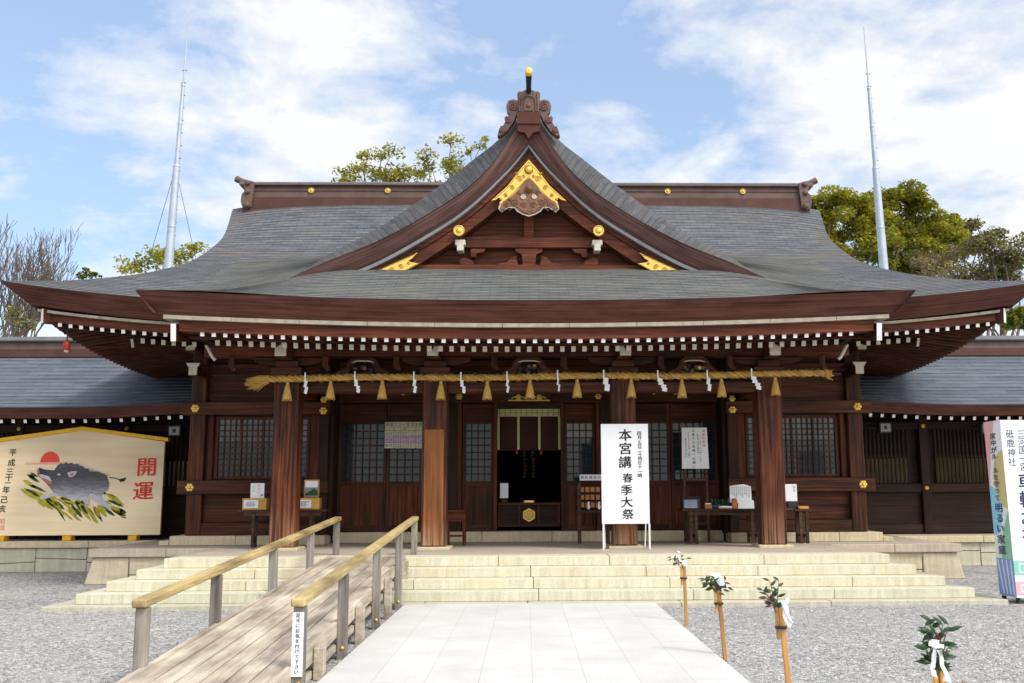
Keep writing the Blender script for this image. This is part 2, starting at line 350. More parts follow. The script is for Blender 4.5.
# ------------------------------------------------------------------ mesh builder
class MB:
    def __init__(s): s.v = []; s.f = []; s.m = []; s.uv = []; s.mats = []; s.sm = []
    def mi(s, mat):
        if mat not in s.mats: s.mats.append(mat)
        return s.mats.index(mat)
    def face(s, pts, mat, uv=None, smooth=False):
        i = len(s.v); s.v += [tuple(p) for p in pts]; s.f.append(tuple(range(i, i+len(pts)))); s.m.append(s.mi(mat)); s.uv.append(uv); s.sm.append(smooth)
    def raw(s, vs, fs, mat, smooth=False, uvs=None):
        i = len(s.v); s.v += [tuple(p) for p in vs]; k = s.mi(mat)
        for f in fs:
            s.f.append(tuple(i+q for q in f)); s.m.append(k); s.sm.append(smooth)
            s.uv.append([uvs[q] for q in f] if uvs else None)
    def box(s, x0, x1, y0, y1, z0, z1, mat, front=None):
        v = [(x0,y0,z0),(x1,y0,z0),(x1,y1,z0),(x0,y1,z0),(x0,y0,z1),(x1,y0,z1),(x1,y1,z1),(x0,y1,z1)]
        for q, f in enumerate(((0,3,2,1),(4,5,6,7),(0,1,5,4),(1,2,6,5),(2,3,7,6),(3,0,4,7))):
            s.raw([v[k] for k in f], [(0,1,2,3)], front if (front and q == 2) else mat)
        return s
    def bar(s, p0, p1, w, h, mat, end=None, up=(0,0,1)):
        p0 = Vector(p0); p1 = Vector(p1); d = (p1-p0).normalized(); up = Vector(up)
        if abs(d.dot(up)) > .98: up = Vector((0,1,0))
        r = d.cross(up).normalized(); u = r.cross(d).normalized()
        a = [p0+r*(sx*w/2)+u*(sz*h/2) for sx, sz in ((-1,-1),(1,-1),(1,1),(-1,1))]
        b = [q+(p1-p0) for q in a]
        s.raw(a, [(0,1,2,3)], end or mat); s.raw(b, [(3,2,1,0)], mat)
        s.raw(a+b, [(0,4,5,1),(1,5,6,2),(2,6,7,3),(3,7,4,0)], mat)
        return s
    def tube(s, pts, rad, mat, n=8, cap=True, smooth=True):
        pts = [Vector(p) for p in pts]; m = len(pts)
        if not isinstance(rad, (list, tuple)): rad = [rad]*m
        vs = []; a = None
        for i, p in enumerate(pts):
            d = pts[min(i+1, m-1)]-pts[max(i-1, 0)]
            d = d.normalized() if d.length > 1e-9 else Vector((0,0,1))
            if a is not None: a = a-d*a.dot(d)
            if a is None or a.length < 1e-5: a = d.orthogonal()
            a.normalize(); b = d.cross(a)
            for k in range(n):
                t = 2*math.pi*k/n; vs.append(p+(a*math.cos(t)+b*math.sin(t))*rad[i])
        fs = [(i*n+k, i*n+(k+1)%n, (i+1)*n+(k+1)%n, (i+1)*n+k) for i in range(m-1) for k in range(n)]
        s.raw(vs, fs, mat, smooth)
        if cap:
            s.raw(vs[:n], [tuple(range(n-1, -1, -1))], mat); s.raw(vs[-n:], [tuple(range(n))], mat)
        return s
    def lathe(s, c, prof, mat, n=16, axis='z', smooth=True):
        c = Vector(c); vs = []
        for r, h in prof:
            for k in range(n):
                t = 2*math.pi*k/n; a, b = r*math.cos(t), r*math.sin(t)
                vs.append(c+(Vector((a, b, h)) if axis == 'z' else Vector((a, -h, b)) if axis == 'y' else Vector((h, a, b))))
        m = len(prof)
        s.raw(vs, [(i*n+k, i*n+(k+1)%n, (i+1)*n+(k+1)%n, (i+1)*n+k) for i in range(m-1) for k in range(n)], mat, smooth)
        s.raw(vs[-n:], [tuple(range(n))], mat); s.raw(vs[:n], [tuple(range(n-1, -1, -1))], mat)
        return s
    def poly(s, pts, y0, y1, mat, side=None):
        """outline in the x-z plane, given thickness from y0 (front) to y1"""
        a = [(x, y0, z) for x, z in pts]; b = [(x, y1, z) for x, z in pts]; n = len(pts)
        bm = bmesh.new(); vs = [bm.verts.new(p) for p in a]; f = bm.faces.new(vs); bm.normal_update()
        flip = f.normal.y > 0
        tri = bmesh.ops.triangulate(bm, faces=[f])['faces']
        bm.verts.index_update(); T = [[v.index for v in q.verts] for q in tri]; bm.free()
        for q in T:
            if flip: q = q[::-1]
            s.raw([a[k] for k in q], [(0,1,2)], mat); s.raw([b[k] for k in q[::-1]], [(0,1,2)], side or mat)
        for k in range(n):
            j = (k+1) % n; q = [a[k], a[j], b[j], b[k]]
            s.raw(q if flip else q[::-1], [(0,1,2,3)], side or mat)
        return s
    def grid(s, P, mat, UV=None, smooth=True, flip=False):
        n = len(P); m = len(P[0]); vs = [p for row in P for p in row]
        uv = [q for row in UV for q in row] if UV else None
        fs = []
        for i in range(n-1):
            for j in range(m-1):
                q = (i*m+j, i*m+j+1, (i+1)*m+j+1, (i+1)*m+j); fs.append(q[::-1] if flip else q)
        s.raw(vs, fs, mat, smooth, uv); return s
    def glyph(s, ch, o, r, u, size, mat, rot=0, sx=1, brush=0):
        if ch not in GLYPH or ch == ' ': return
        vs, fs = GLYPH[ch]; o = Vector(o); r = Vector(r); u = Vector(u); c, q = math.cos(rot), math.sin(rot)
        n_ = Vector(r).cross(Vector(u))
        for k in range(brush or 1):                # several passes of the brush thicken the strokes along one slant
            t = (k/(brush-1)-.5)*2*.022 if brush else 0
            s.raw([o + n_*(.0004*k) + r*((x*c-y*q+t)*size*sx) + u*((x*q+y*c+t*.55+.02*x)*size) for x, y in vs], fs, mat)
    def vtext(s, txt, top, r, u, size, pitch, mat, jit=0, sx=1, brush=0):
        top = Vector(top); u = Vector(u); r_ = Vector(r)
        for k, ch in enumerate(txt):
            if ch == 'ー':
                s.glyph('一', top-u*(pitch*k), r, u, size, mat, R(90)); continue
            j = r_*random.uniform(-jit, jit)*size
            s.glyph(ch, top-u*(pitch*k)+j, r, u, size*random.uniform(1-jit, 1+jit), mat, random.uniform(-jit, jit)*.8, sx, brush)
    def build(s, name, parent=None, loc=None, bevel=0):
        me = bpy.data.meshes.new(name)
        base = parent_world(parent) if parent else Vector(loc or (0,0,0))
        me.from_pydata([tuple(Vector(p)-base) for p in s.v], [], s.f)
        for k in s.mats: me.materials.append(MATS[k])
        me.polygons.foreach_set('material_index', s.m); me.polygons.foreach_set('use_smooth', s.sm)
        if any(s.uv):
            ul = me.uv_layers.new(name='UVMap')
            for p, q in zip(me.polygons, s.uv):
                if q:
                    for k, li in enumerate(p.loop_indices): ul.data[li].uv = q[k]
        me.update()
        if bevel:
            bm = bmesh.new(); bm.from_mesh(me); bmesh.ops.remove_doubles(bm, verts=bm.verts, dist=1e-5)
            bmesh.ops.bevel(bm, geom=list(bm.edges), offset=bevel, segments=1, affect='EDGES', clamp_overlap=True); bm.to_mesh(me); bm.free()
        o = bpy.data.objects.new(name, me); COL.objects.link(o)
        if parent: o.parent = parent
        else: o.location = base
        return o
def parent_world(p):
    w = Vector(p.location)
    while p.parent: p = p.parent; w += Vector(p.location)
    return w
def tag(o, label, cat, group=None, kind=None):
    o['label'] = label; o['category'] = cat
    if group: o['group'] = group
    if kind: o['kind'] = kind
    return o
def thing(name, label, cat, loc, group=None):
    o = bpy.data.objects.new(name, None); COL.objects.link(o); o.location = loc; o.empty_display_size = .2
    return tag(o, label, cat, group)
def structure(o): o['kind'] = 'structure'; return o
def copy_thing(root, loc, label=None, group=None):
    c = root.copy(); COL.objects.link(c); c.location = loc
    if label: c['label'] = label
    if group: c['group'] = group
    for ch in list(root.children):
        d = ch.copy(); COL.objects.link(d); d.parent = c
        for g in list(ch.children):
            e = g.copy(); COL.objects.link(e); e.parent = d
    return c
def sstep(a, b, x):
    t = max(0, min(1, (x-a)/(b-a))); return t*t*(3-2*t)
def interp(tab, y):
    """smooth (Catmull-Rom) interpolation of (y, value) rows, y ascending"""
    if y <= tab[0][0]: return tab[0][1]
    if y >= tab[-1][0]: return tab[-1][1]
    for i in range(len(tab)-1):
        if tab[i][0] <= y <= tab[i+1][0]:
            y0, v0 = tab[i]; y1, v1 = tab[i+1]; h = y1-y0; t = (y-y0)/h
            def sl(k):
                a = tab[max(0, k-1)]; b = tab[min(len(tab)-1, k+1)]; return (b[1]-a[1])/(b[0]-a[0])
            m0, m1 = sl(i)*h, sl(i+1)*h
            return (2*t**3-3*t*t+1)*v0+(t**3-2*t*t+t)*m0+(-2*t**3+3*t*t)*v1+(t**3-t*t)*m1
def resample(pts, n):
    pts = [Vector((*p, 0)) if len(p) == 2 else Vector(p) for p in pts]
    d = [0]
    for a, b in zip(pts, pts[1:]): d.append(d[-1]+(b-a).length)
    tx = [(q, p.x) for q, p in zip(d, pts)]; tz = [(q, p.y) for q, p in zip(d, pts)]
    return [(interp(tx, d[-1]*k/(n-1)), interp(tz, d[-1]*k/(n-1))) for k in range(n)]
def stud(mb, x, y, z, r, petals=6):
    """gilt flower-shaped nail cover facing the camera side (-y)"""
    for k in range(petals):
        t = 2*math.pi*k/petals
        mb.lathe((x+.58*r*math.cos(t), y, z+.58*r*math.sin(t)), [(.44*r, 0), (.42*r, .12*r), (.22*r, .28*r), (.03*r, .32*r)], 'gold', 8, 'y')
    mb.lathe((x, y, z), [(.42*r, 0), (.40*r, .3*r), (.22*r, .5*r), (.03*r, .56*r)], 'gold', 10, 'y')
def disc_crest(mb, x, y, z, r):
    mb.lathe((x, y, z), [(r, 0), (r, .03), (.86*r, .045), (.84*r, .03), (.5*r, .03), (.45*r, .05), (.1*r, .055)], 'gold', 18, 'y')

# ================================================================== GROUND AND PATH
g = MB(); g.face([(-400,-60,0),(400,-60,0),(400,600,0),(-400,600,0)], 'gravel'); structure(g.build('gravel_ground'))
def gravel_stones():
    import numpy as np
    rng = np.random.default_rng(5); P = []
    for xa, xb, ya, yb, dens in ((-9, -3.15, 6.5, 10.5, 900), (-9.5, -3.15, 10.5, 14.1, 650), (1.78, 9, 5.2, 10, 1000), (1.78, 9.5, 10, 14.15, 700), (-13, -8.2, 13.5, 21.5, 90), (8.2, 13, 13.5, 21.5, 90), (-3.1, -1.78, 6.5, 14, 500)):
        n = int((xb-xa)*(yb-ya)*dens); P.append(np.column_stack([rng.uniform(xa, xb, n), rng.uniform(ya, yb, n)]))
    P = np.concatenate(P); n = len(P)
    base = np.array([(1,0,0),(0,1,0),(-1,0,0),(0,-1,0),(0,0,.75),(0,0,-.6)], float)
    faces = np.array([(0,1,4),(1,2,4),(2,3,4),(3,0,4),(1,0,5),(2,1,5),(3,2,5),(0,3,5)])
    r = rng.gamma(4, .0013, n)+.0045
    V = base[None]*rng.uniform(.65, 1.3, (n, 6, 1))*r[:, None, None]
    V[:, :4, 2] += rng.uniform(-.4, .4, (n, 4))*r[:, None]
    a = rng.uniform(0, 6.28, n); c, s_ = np.cos(a)[:, None], np.sin(a)[:, None]
    X = V[..., 0]*c-V[..., 1]*s_; Y = V[..., 0]*s_+V[..., 1]*c
    V = np.stack([X+P[:, :1], Y+P[:, 1:], V[..., 2]*.75+r[:, None]*.1], -1).reshape(-1, 3)
    F = (faces[None]+(np.arange(n)*6)[:, None, None]).reshape(-1)
    me = bpy.data.meshes.new('gravel_stones'); me.vertices.add(len(V)); me.vertices.foreach_set('co', V.ravel())
    me.loops.add(len(F)); me.loops.foreach_set('vertex_index', F.astype('i4')); nf = len(F)//3
    me.polygons.add(nf); me.polygons.foreach_set('loop_start', np.arange(0, nf*3, 3, dtype='i4'))
    me.update(calc_edges=True); me.materials.append(MATS['gravel_stone'])
    o = bpy.data.objects.new('gravel_stones', me); COL.objects.link(o)
    tag(o, 'loose grey crushed stone chips covering the forecourt', 'gravel', kind='stuff')
def stone_mat():
    m, nt, N, L, b = nm('gravel_stone'); ge = N.new('ShaderNodeNewGeometry')
    r = ramp_node(N, [(0, (.31, .31, .315)), (.5, (.41, .408, .405)), (.88, (.49, .485, .475)), (1, (.62, .61, .59))]); L.new(ge.outputs['Random Per Island'], r.inputs[0])
    L.new(r.outputs[0], b.inputs['Base Color']); b.inputs['Roughness'].default_value = .85; b.inputs['Specular IOR Level'].default_value = .2
stone_mat(); gravel_stones()
g = MB(); g.box(-1.745, 1.745, -12, 14.25, -.1, .062, 'path_granite'); structure(g.build('stone_path'))

# ================================================================== STONE PLATFORM
PZ = .64
plat = thing('stone_platform', 'pale stone platform with five wide front steps carrying the shrine hall', 'platform', (0, 18.5, 0))
def masonry_row(mb, x0, x1, y0, y1, z0, z1, w, mat, seed, gap=.007):
    rr = random.Random(seed); x = x0
    while x < x1-.01:
        e = x+w*rr.uniform(.75, 1.25)
        if x1-e < w*.5: e = x1
        mb.box(x+gap/2, e-gap/2, y0+rr.uniform(0, .004), y1, z0, z1-rr.uniform(0, .003), mat); x = e
def step_part(name, hx, y0, y1, z0, z1, w, seed, mat):
    mb = MB(); masonry_row(mb, -hx, hx, y0, y1, z0, z1, w, mat, seed); return mb.build(name, plat, bevel=.008)
step_part('base_slab', 6.75, 14.25, 18.45, -.05, .065, 1.9, 1, 'slab_stone')
step_part('step', 6.40, 14.52, 18.46, .065, .209, 2.1, 2, 'low_step_stone')
step_part('step', 6.11, 14.83, 18.47, .209, .353, 2.3, 3, 'step_stone')
step_part('step', 5.80, 15.11, 18.48, .353, .497, 2.0, 4, 'step_stone')
mb = MB(); masonry_row(mb, -5.5, 5.5, 15.38, 15.95, .497, PZ, 2.2, 'step_stone', 5); mb.build('step', plat, bevel=.008)
mb = MB()
mb.box(-5.5, 5.5, 15.955, 18.50, .40, PZ-.003, 'platform_stone')
mb.box(-7.88, 7.88, 18.505, 30, .40, PZ-.003, 'platform_stone'); mb.build('floor_paving', plat)
for sg in (-1, 1):
    mb = MB(); a, b = sorted((sg*5.51, sg*7.93)); masonry_row(mb, a, b, 18.42, 18.9, .485, PZ, 1.3, 'platform_stone', 6+sg)
    for y in (18.9, 20.2): mb.box(min(sg*7.5, sg*7.93), max(sg*7.5, sg*7.93), y+.005, y+1.3, .485, PZ, 'platform_stone')
    mb.build('coping', plat, bevel=.012)
    mb = MB()
    # battered wall of large fitted blocks, corner block leaning
    def blk(x0, x1, z0, z1, lean=0, yy=18.5):
        x0, x1 = x0*sg, x1*sg
        pts = [(x0, z0), (x1+sg*lean, z0), (x1, z1), (x0, z1)]
        mb.poly(pts, yy, 18.95, 'wall_stone')
    blk(5.6, 6.42, 0, .475); blk(6.435, 7.22, .17, .475); blk(6.435, 7.22, 0, .16); blk(7.235, 7.86, 0, .475, .14, 18.48)
    a, b = sorted((sg*7.5, sg*7.86)); mb.box(a, b, 18.96, 21.6, 0, .475, 'wall_stone')
    mb.build('retaining_wall', plat, bevel=.014)

# ================================================================== SHRINE HALL
hall = thing('shrine_hall', 'large dark timber shrine hall with sweeping grey shingle roof and central front gable', 'shrine', (0, 17.72, PZ))
def K(x): return .0042*x*x                       # lift of the porch eave
EW, EY, YR = 9.25, 17.2, 24.5                    # main eave half width, front eave, ridge
def ML(x): return .45*(min(1.05, abs(x)/EW))**3.4
OUT = [(17.2, 9.25, 5.30), (18.1, 8.50, 5.50), (19.2, 7.84, 5.842), (20.2, 7.567, 6.188), (21.3, 7.345, 6.635), (22.3, 7.285, 7.143), (23.2, 7.265, 7.70), (24.5, 7.47, 8.745)]
def out_x(y): return interp([(a, b) for a, b, c in OUT], y)
def out_z(y): return interp([(a, c) for a, b, c in OUT], y)
def lift(y): return .45*max(0, 1-(y-17.2)/3.6)**1.5
def zmain(x, y):
    if y < 17.2: return out_z(17.2)-lift(17.2)+ML(x)+(y-17.2)*.16
    u = min(1, abs(x)/out_x(y)); return out_z(y)-lift(y)*(1-u**3.4)+.24*sstep(22.3, 24.2, y)*(1-u**6)
ZK = [(15.8, 4.67), (16.5, 4.965), (17.2, 5.28), (17.9, 5.61), (18.8, 5.96), (19.8, 6.24), (20.8, 6.52), (21.6, 6.79)]
def zporch(x, y):
    c = interp(ZK, y)+K(x)
    e = max(zmain(x, y)+.012, 4.84+(y-15.8)*.15 if y < 17.4 else -9)
    return c+(e-c)*sstep(3.2, 6.33, abs(x))
# main front slope in overlapping courses
def courses(mb, ys, xs_of, zf, mat, step=.009, sign=1, yc=None):
    v = 0
    for a, b in zip(ys, ys[1:]):
        P = []; UV = []
        ln = math.hypot(b-a, zf(0, b)-zf(0, a))
        for q, (yy, dz, vv) in enumerate(((a, 0, v), (a, step, v), (b, step*.1, v+ln))):
            xs = xs_of(yy)
            P.append([(x, yy if yc is None else 2*yc-yy, zf(x, yy)+dz) for x in xs]); UV.append([(x, vv) for x in xs])
        mb.grid(P, mat, UV, smooth=False, flip=yc is not None); v += ln
NX = 48
def main_xs(y): w = out_x(y); return [w*(2*k/NX-1) for k in range(NX+1)]
ys = [17.2]
while ys[-1] < 24.4:
    y = ys[-1]; sl = (zmain(0, y+.1)-zmain(0, y))/.1; ys.append(y+.15/math.hypot(1, sl))
ys[-1] = 24.5
mb = MB(); courses(mb, ys, main_xs, zmain, 'shingle'); mb.build('front_roof_slope', hall)
mb = MB(); courses(mb, ys[::4]+[24.5] if ys[-1] not in ys[::4] else ys[::4], main_xs, zmain, 'shingle', yc=YR); mb.build('rear_roof_slope', hall)
for sg in (-1, 1):
    mb = MB(); P = []; UV = []
    for y in ys:
        row = []; uv = []
        for k in range(25):
            w = 2*k/24-1; yy = YR+w*(YR-y)
            row.append((sg*out_x(y), yy, out_z(y)-lift(y)*(1-abs(w)**3.4))); uv.append((yy, y*1.3))
        P.append(row); UV.append(uv)
    mb.grid(P, 'shingle', UV, flip=sg > 0); mb.build('side_roof_slope', hall)
# porch roof
py = [15.8]
while py[-1] < 21.5:
    y = py[-1]; sl = (zporch(0, y+.1)-zporch(0, y))/.1; py.append(y+.13/math.hypot(1, sl))
def porch_xs(y): return [6.33*(2*k/72-1) for k in range(73)]
mb = MB(); courses(mb, py, porch_xs, zporch, 'shingle_porch', .01)
for sg in (-1, 1):                                # closing skirt at both ends of the porch roof
    P = [[(sg*6.33, y, zporch(6.33, y)) for y in py], [(sg*6.04, y+.05, zporch(6.33, y)-.36) for y in py]]
    mb.grid(P, 'bark_edge', [[(y, .4) for y in py], [(y, 0) for y in py]], smooth=False, flip=sg > 0)
mb.build('porch_roof', hall)
# eave edges: rows of (y, dz, xscale)
def eave_edge(name, hw, rows, lf, z0, mat, n=48, yback=None, close=True):
    mb = MB(); P = []; UV = []
    for (y, dz, sc, v) in rows:
        P.append([(hw*sc*(2*k/n-1), y, z0+lf(hw*(2*k/n-1))+dz) for k in range(n+1)]); UV.append([(hw*(2*k/n-1), v) for k in range(n+1)])
    mb.grid(P, mat, UV, smooth=False, flip=True)
    if close:
        for k in (0, n): mb.face([p[k] for p in P], mat)
    return mb.build(name, hall)
eave_edge('porch_eave_edge', 6.33, [(15.85, .012, 1, .37), (15.8, .012, 1, .36), (16.02, -.34, .955, 0), (16.4, -.33, .955, -.3), (16.4, 0, 1, -.5)], K, 4.67, 'bark_edge')
def lift_beam(mb, x0, x1, y0, y1, za, zb, lf, z0, mat, n=32, gap=0, front=None):
    if gap:
        x = x0
        while x < x1-.05:
            e = min(x1, x+gap); lift_beam(mb, x+.004, e-.004, y0, y1, za, zb, lf, z0, mat, max(3, int(n*gap/(x1-x0)))); x = e
        return
    xs = [x0+(x1-x0)*k/n for k in range(n+1)]
    def row(y, dz): return [(x, y, z0+lf(x)+dz) for x in xs]
    P = [row(y0, zb), row(y0, za), row(y1, za), row(y1, zb), row(y0, zb)]
    mb.grid(P, mat, smooth=False, flip=True)
    for k in (0, n): mb.face([P[q][k] for q in range(4)], mat)
mb = MB(); lift_beam(mb, -5.94, 5.94, 16.0, 16.35, -.402, -.338, K, 4.67, 'eave_strip', 40, 1.1); mb.build('eave_strip', hall)
mb = MB(); lift_beam(mb, -5.70, 5.70, 16.08, 16.34, -.585, -.405, K, 4.67, 'wood_red_x'); mb.build('eave_board', hall)
# rafters, each with a white painted end
for k in range(58):
    x = (k-28.5)*.187; z = 4.055+K(x)
    mb = MB(); mb.bar((x, 16.11, z), (x, 17.3, z+.14), .066, .068, 'wood_y', 'white_paint'); mb.build('flying_rafter', hall)
for k in range(57):
    x = (k-28)*.187; z = 3.995+K(x)
    mb = MB(); mb.bar((x, 16.62, z), (x, 20.2, z+1.12), .074, .092, 'wood_y', 'aged_white'); mb.build('base_rafter', hall)
mb = MB()                                          # boards above the rafters
P = [[(x, y, z+K(x)) for x in [5.9*(2*k/24-1) for k in range(25)]] for y, z in ((16.2, 4.17), (16.66, 4.17), (20.28, 5.30))]
mb.grid(P, 'soffit_shade_wood', smooth=False, flip=False)
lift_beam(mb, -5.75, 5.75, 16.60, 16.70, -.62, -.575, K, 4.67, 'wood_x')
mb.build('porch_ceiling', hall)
for sg in (-1, 1):                                 # barge rafters closing the porch ends, white faced
    mb = MB(); x = sg*5.77; z = 4.20
    mb.bar((x, 16.03, z-.01), (x, 17.3, z+.17), .085, .285, 'wood_y', 'white_paint'); mb.build('end_rafter', hall)
    mb = MB(); mb.box(min(sg*5.70, sg*5.86), max(sg*5.70, sg*5.86), 16.5, 19.7, 4.3, 4.6, 'wood_dark'); mb.build('end_board', hall)
# main eave
zE = out_z(17.2)-lift(17.2)
eave_edge('main_eave_edge', EW, [(17.26, .012, 1, .4), (17.2, .012, 1, .38), (17.5, -.36, .955, 0), (17.95, -.35, .955, -.3)], ML, zE, 'bark_edge', close=False)
eave_edge('rear_eave_edge', EW, [(31.74, .012, 1, .4), (31.8, .012, 1, .38), (31.5, -.36, .955, 0), (31.05, -.35, .955, -.3)], ML, zE, 'bark_edge', close=False)
def SL(y): return .45*min(1.05, abs(y-YR)/7.3)**3.4
for sg in (-1, 1):
    mb = MB(); P = []; UV = []
    for (x, dz, sc, v) in ((EW-.06, .012, 1, .4), (EW, .012, 1, .38), (EW*.955, -.36, .959, 0), (EW*.91, -.35, .959, -.3)):
        P.append([(sg*x, YR+7.3*sc*(2*k/32-1), zE+SL(YR+7.3*(2*k/32-1))+dz) for k in range(33)]); UV.append([(YR+7.3*(2*k/32-1), v) for k in range(33)])
    mb.grid(P, 'bark_edge', UV, smooth=False, flip=sg < 0); mb.build('side_eave_edge', hall)
    mb = MB()
    a, b = sorted((sg*5.95, sg*8.72))
    lift_beam(mb, a, b, 17.53, 17.8, -.398, -.352, ML, zE, 'eave_strip', 10, 1.1); mb.build('eave_strip', hall)
    mb = MB(); lift_beam(mb, min(sg*5.88, sg*8.62), max(sg*5.88, sg*8.62), 17.6, 17.85, -.54, -.40, ML, zE, 'wood_red_x', 10)
    P = [[(sg*(8.66-.0*k), YR+6.85*(2*k/24-1), zE+SL(YR+7.1*(2*k/24-1))+dz) for k in range(25)] for dz in (-.54, -.36)]
    mb.grid(P, 'wood_red_x', smooth=False, flip=sg > 0); mb.build('eave_board', hall)
    for k in range(13):
        x = 6.10+k*.187
        zf = zE+ML(x)-.575
        mb = MB(); mb.bar((sg*x, 17.62, zf), (sg*x, 18.5, zf+.12), .066, .068, 'wood_y', 'white_paint'); mb.build('corner_rafter', hall)
    for k in range(6):
        x = 6.10+k*.187; zf = zE+ML(x)-.66
        mb = MB(); mb.bar((sg*x, 18.05, zf), (sg*x, 19.72, 4.72), .074, .09, 'wood_y', 'aged_white'); mb.build('corner_rafter', hall)
    # hip rafters
    mb = MB(); mb.bar((sg*8.62, 17.52, zE+ML(8.6)-.47), (sg*6.5, 19.8, 4.85), .10, .26, 'wood_y', 'white_paint'); mb.build('hip_rafter', hall)
    mb = MB(); mb.bar((sg*7.42, 18.55, 4.40), (sg*6.5, 19.75, 4.72), .085, .16, 'wood_y', 'aged_white'); mb.build('hip_rafter', hall)
    # soffit boards and side rafters
    mb = MB(); P = []
    def ring(t, hx, hy, zz):
        """t 0..3 walks front corner-wall .. side"""
        if t <= 1: return (sg*hx*t, YR-hy, zz(sg*hx*t, YR-hy))
        return (sg*hx, YR-hy+2*hy*(t-1), zz(sg*hx, YR-hy+2*hy*(t-1)))
    T = [k/24 for k in range(49)]
    def zo(x, y): return zE-.43+(ML(x*EW/8.8) if abs(y-YR) > 6.8 and abs(x) < 8.79 else SL(YR+(y-YR)*7.3/6.9))
    def zi(x, y): return 4.86
    mb.grid([[ring(t, 8.8, 6.9, zo) for t in T], [ring(t, 7.6, 5.8, lambda x, y: 4.70) for t in T], [ring(t, 6.6, 4.78, zi) for t in T]], 'soffit_shade_wood', smooth=False, flip=sg < 0)
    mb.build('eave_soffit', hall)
    for k in range(40):
        y = 17.98+k*.187
        zf = zE+SL(YR+(y-YR)*1.05)-.56; xi = 6.6 if y > 19.75 else 6.6+(19.75-y)*.92
        mb = MB(); mb.bar((sg*8.6, y, zf), (sg*xi, y, zf+(8.6-xi)*.14), .06, .10, 'wood_x'); mb.build('side_rafter', hall)
# ridge
mb = MB()
mb.box(-7.15, 7.15, YR-.26, YR+.26, 8.55, 8.985, 'ridge_base')
mb.box(-7.13, 7.13, YR-.21, YR+.21, 8.987, 9.16, 'ridge_wood'); mb.box(-7.13, 7.13, YR-.235, YR+.235, 9.162, 9.20, 'ridge_wood'); mb.box(-7.13, 7.13, YR-.2, YR+.2, 9.202, 9.325, 'ridge_wood')
rg = mb.build('ridge', hall)
mb = MB(); mb.grid([[(x, YR+.30*math.cos(math.pi*(1-k/10))*1.0, 9.327+.10*math.sin(math.pi*k/10)) for x in (-7.25, -5, 0, 5, 7.25)] for k in range(11)], 'shingle', [[(x, k*.06) for x in (-7.25, -5, 0, 5, 7.25)] for k in range(11)], flip=True)
mb.box(-7.25, 7.25, YR-.30, YR+.30, 9.29, 9.328, 'ridge_wood'); mb.build('ridge_cap', hall)
for px_ in (-5.46, -3.54, 3.54, 5.46):
    mb = MB(); disc_crest(mb, px_, YR-.21, 9.17, .075); mb.build('gilt_crest', hall)
for sg in (-1, 1):
    mb = MB()
    mb.tube([(sg*7.0, YR, 9.40), (sg*7.25, YR, 9.46), (sg*7.42, YR, 9.54)], [.075, .08, .085], 'ridge_wood', 12)
    mb.lathe((sg*7.425, YR, 9.54), [(.06, 0), (.06, .02*sg), (.02, .025*sg)], 'gold', 12, 'x')
    mb.build('ridge_end_pole', hall)
    mb = MB()
    pts = [(6.86, 9.36), (7.06, 9.38), (7.13, 9.26), (7.10, 9.12), (7.17, 9.04), (7.19, 8.86), (7.14, 8.70), (7.04, 8.66), (6.92, 8.72)]
    mb.poly([(sg*a, b) for a, b in pts], YR-.33, YR+.33, 'ridge_wood')
    for z_, r_ in ((9.33, .075), (9.10, .07), (8.76, .08)): mb.lathe((sg*7.03, YR-.33, z_), [(r_, 0), (r_*.9, .05), (r_*.4, .07)], 'ridge_wood', 12, 'y')
    mb.build('ridge_end_tile', hall, bevel=.015)

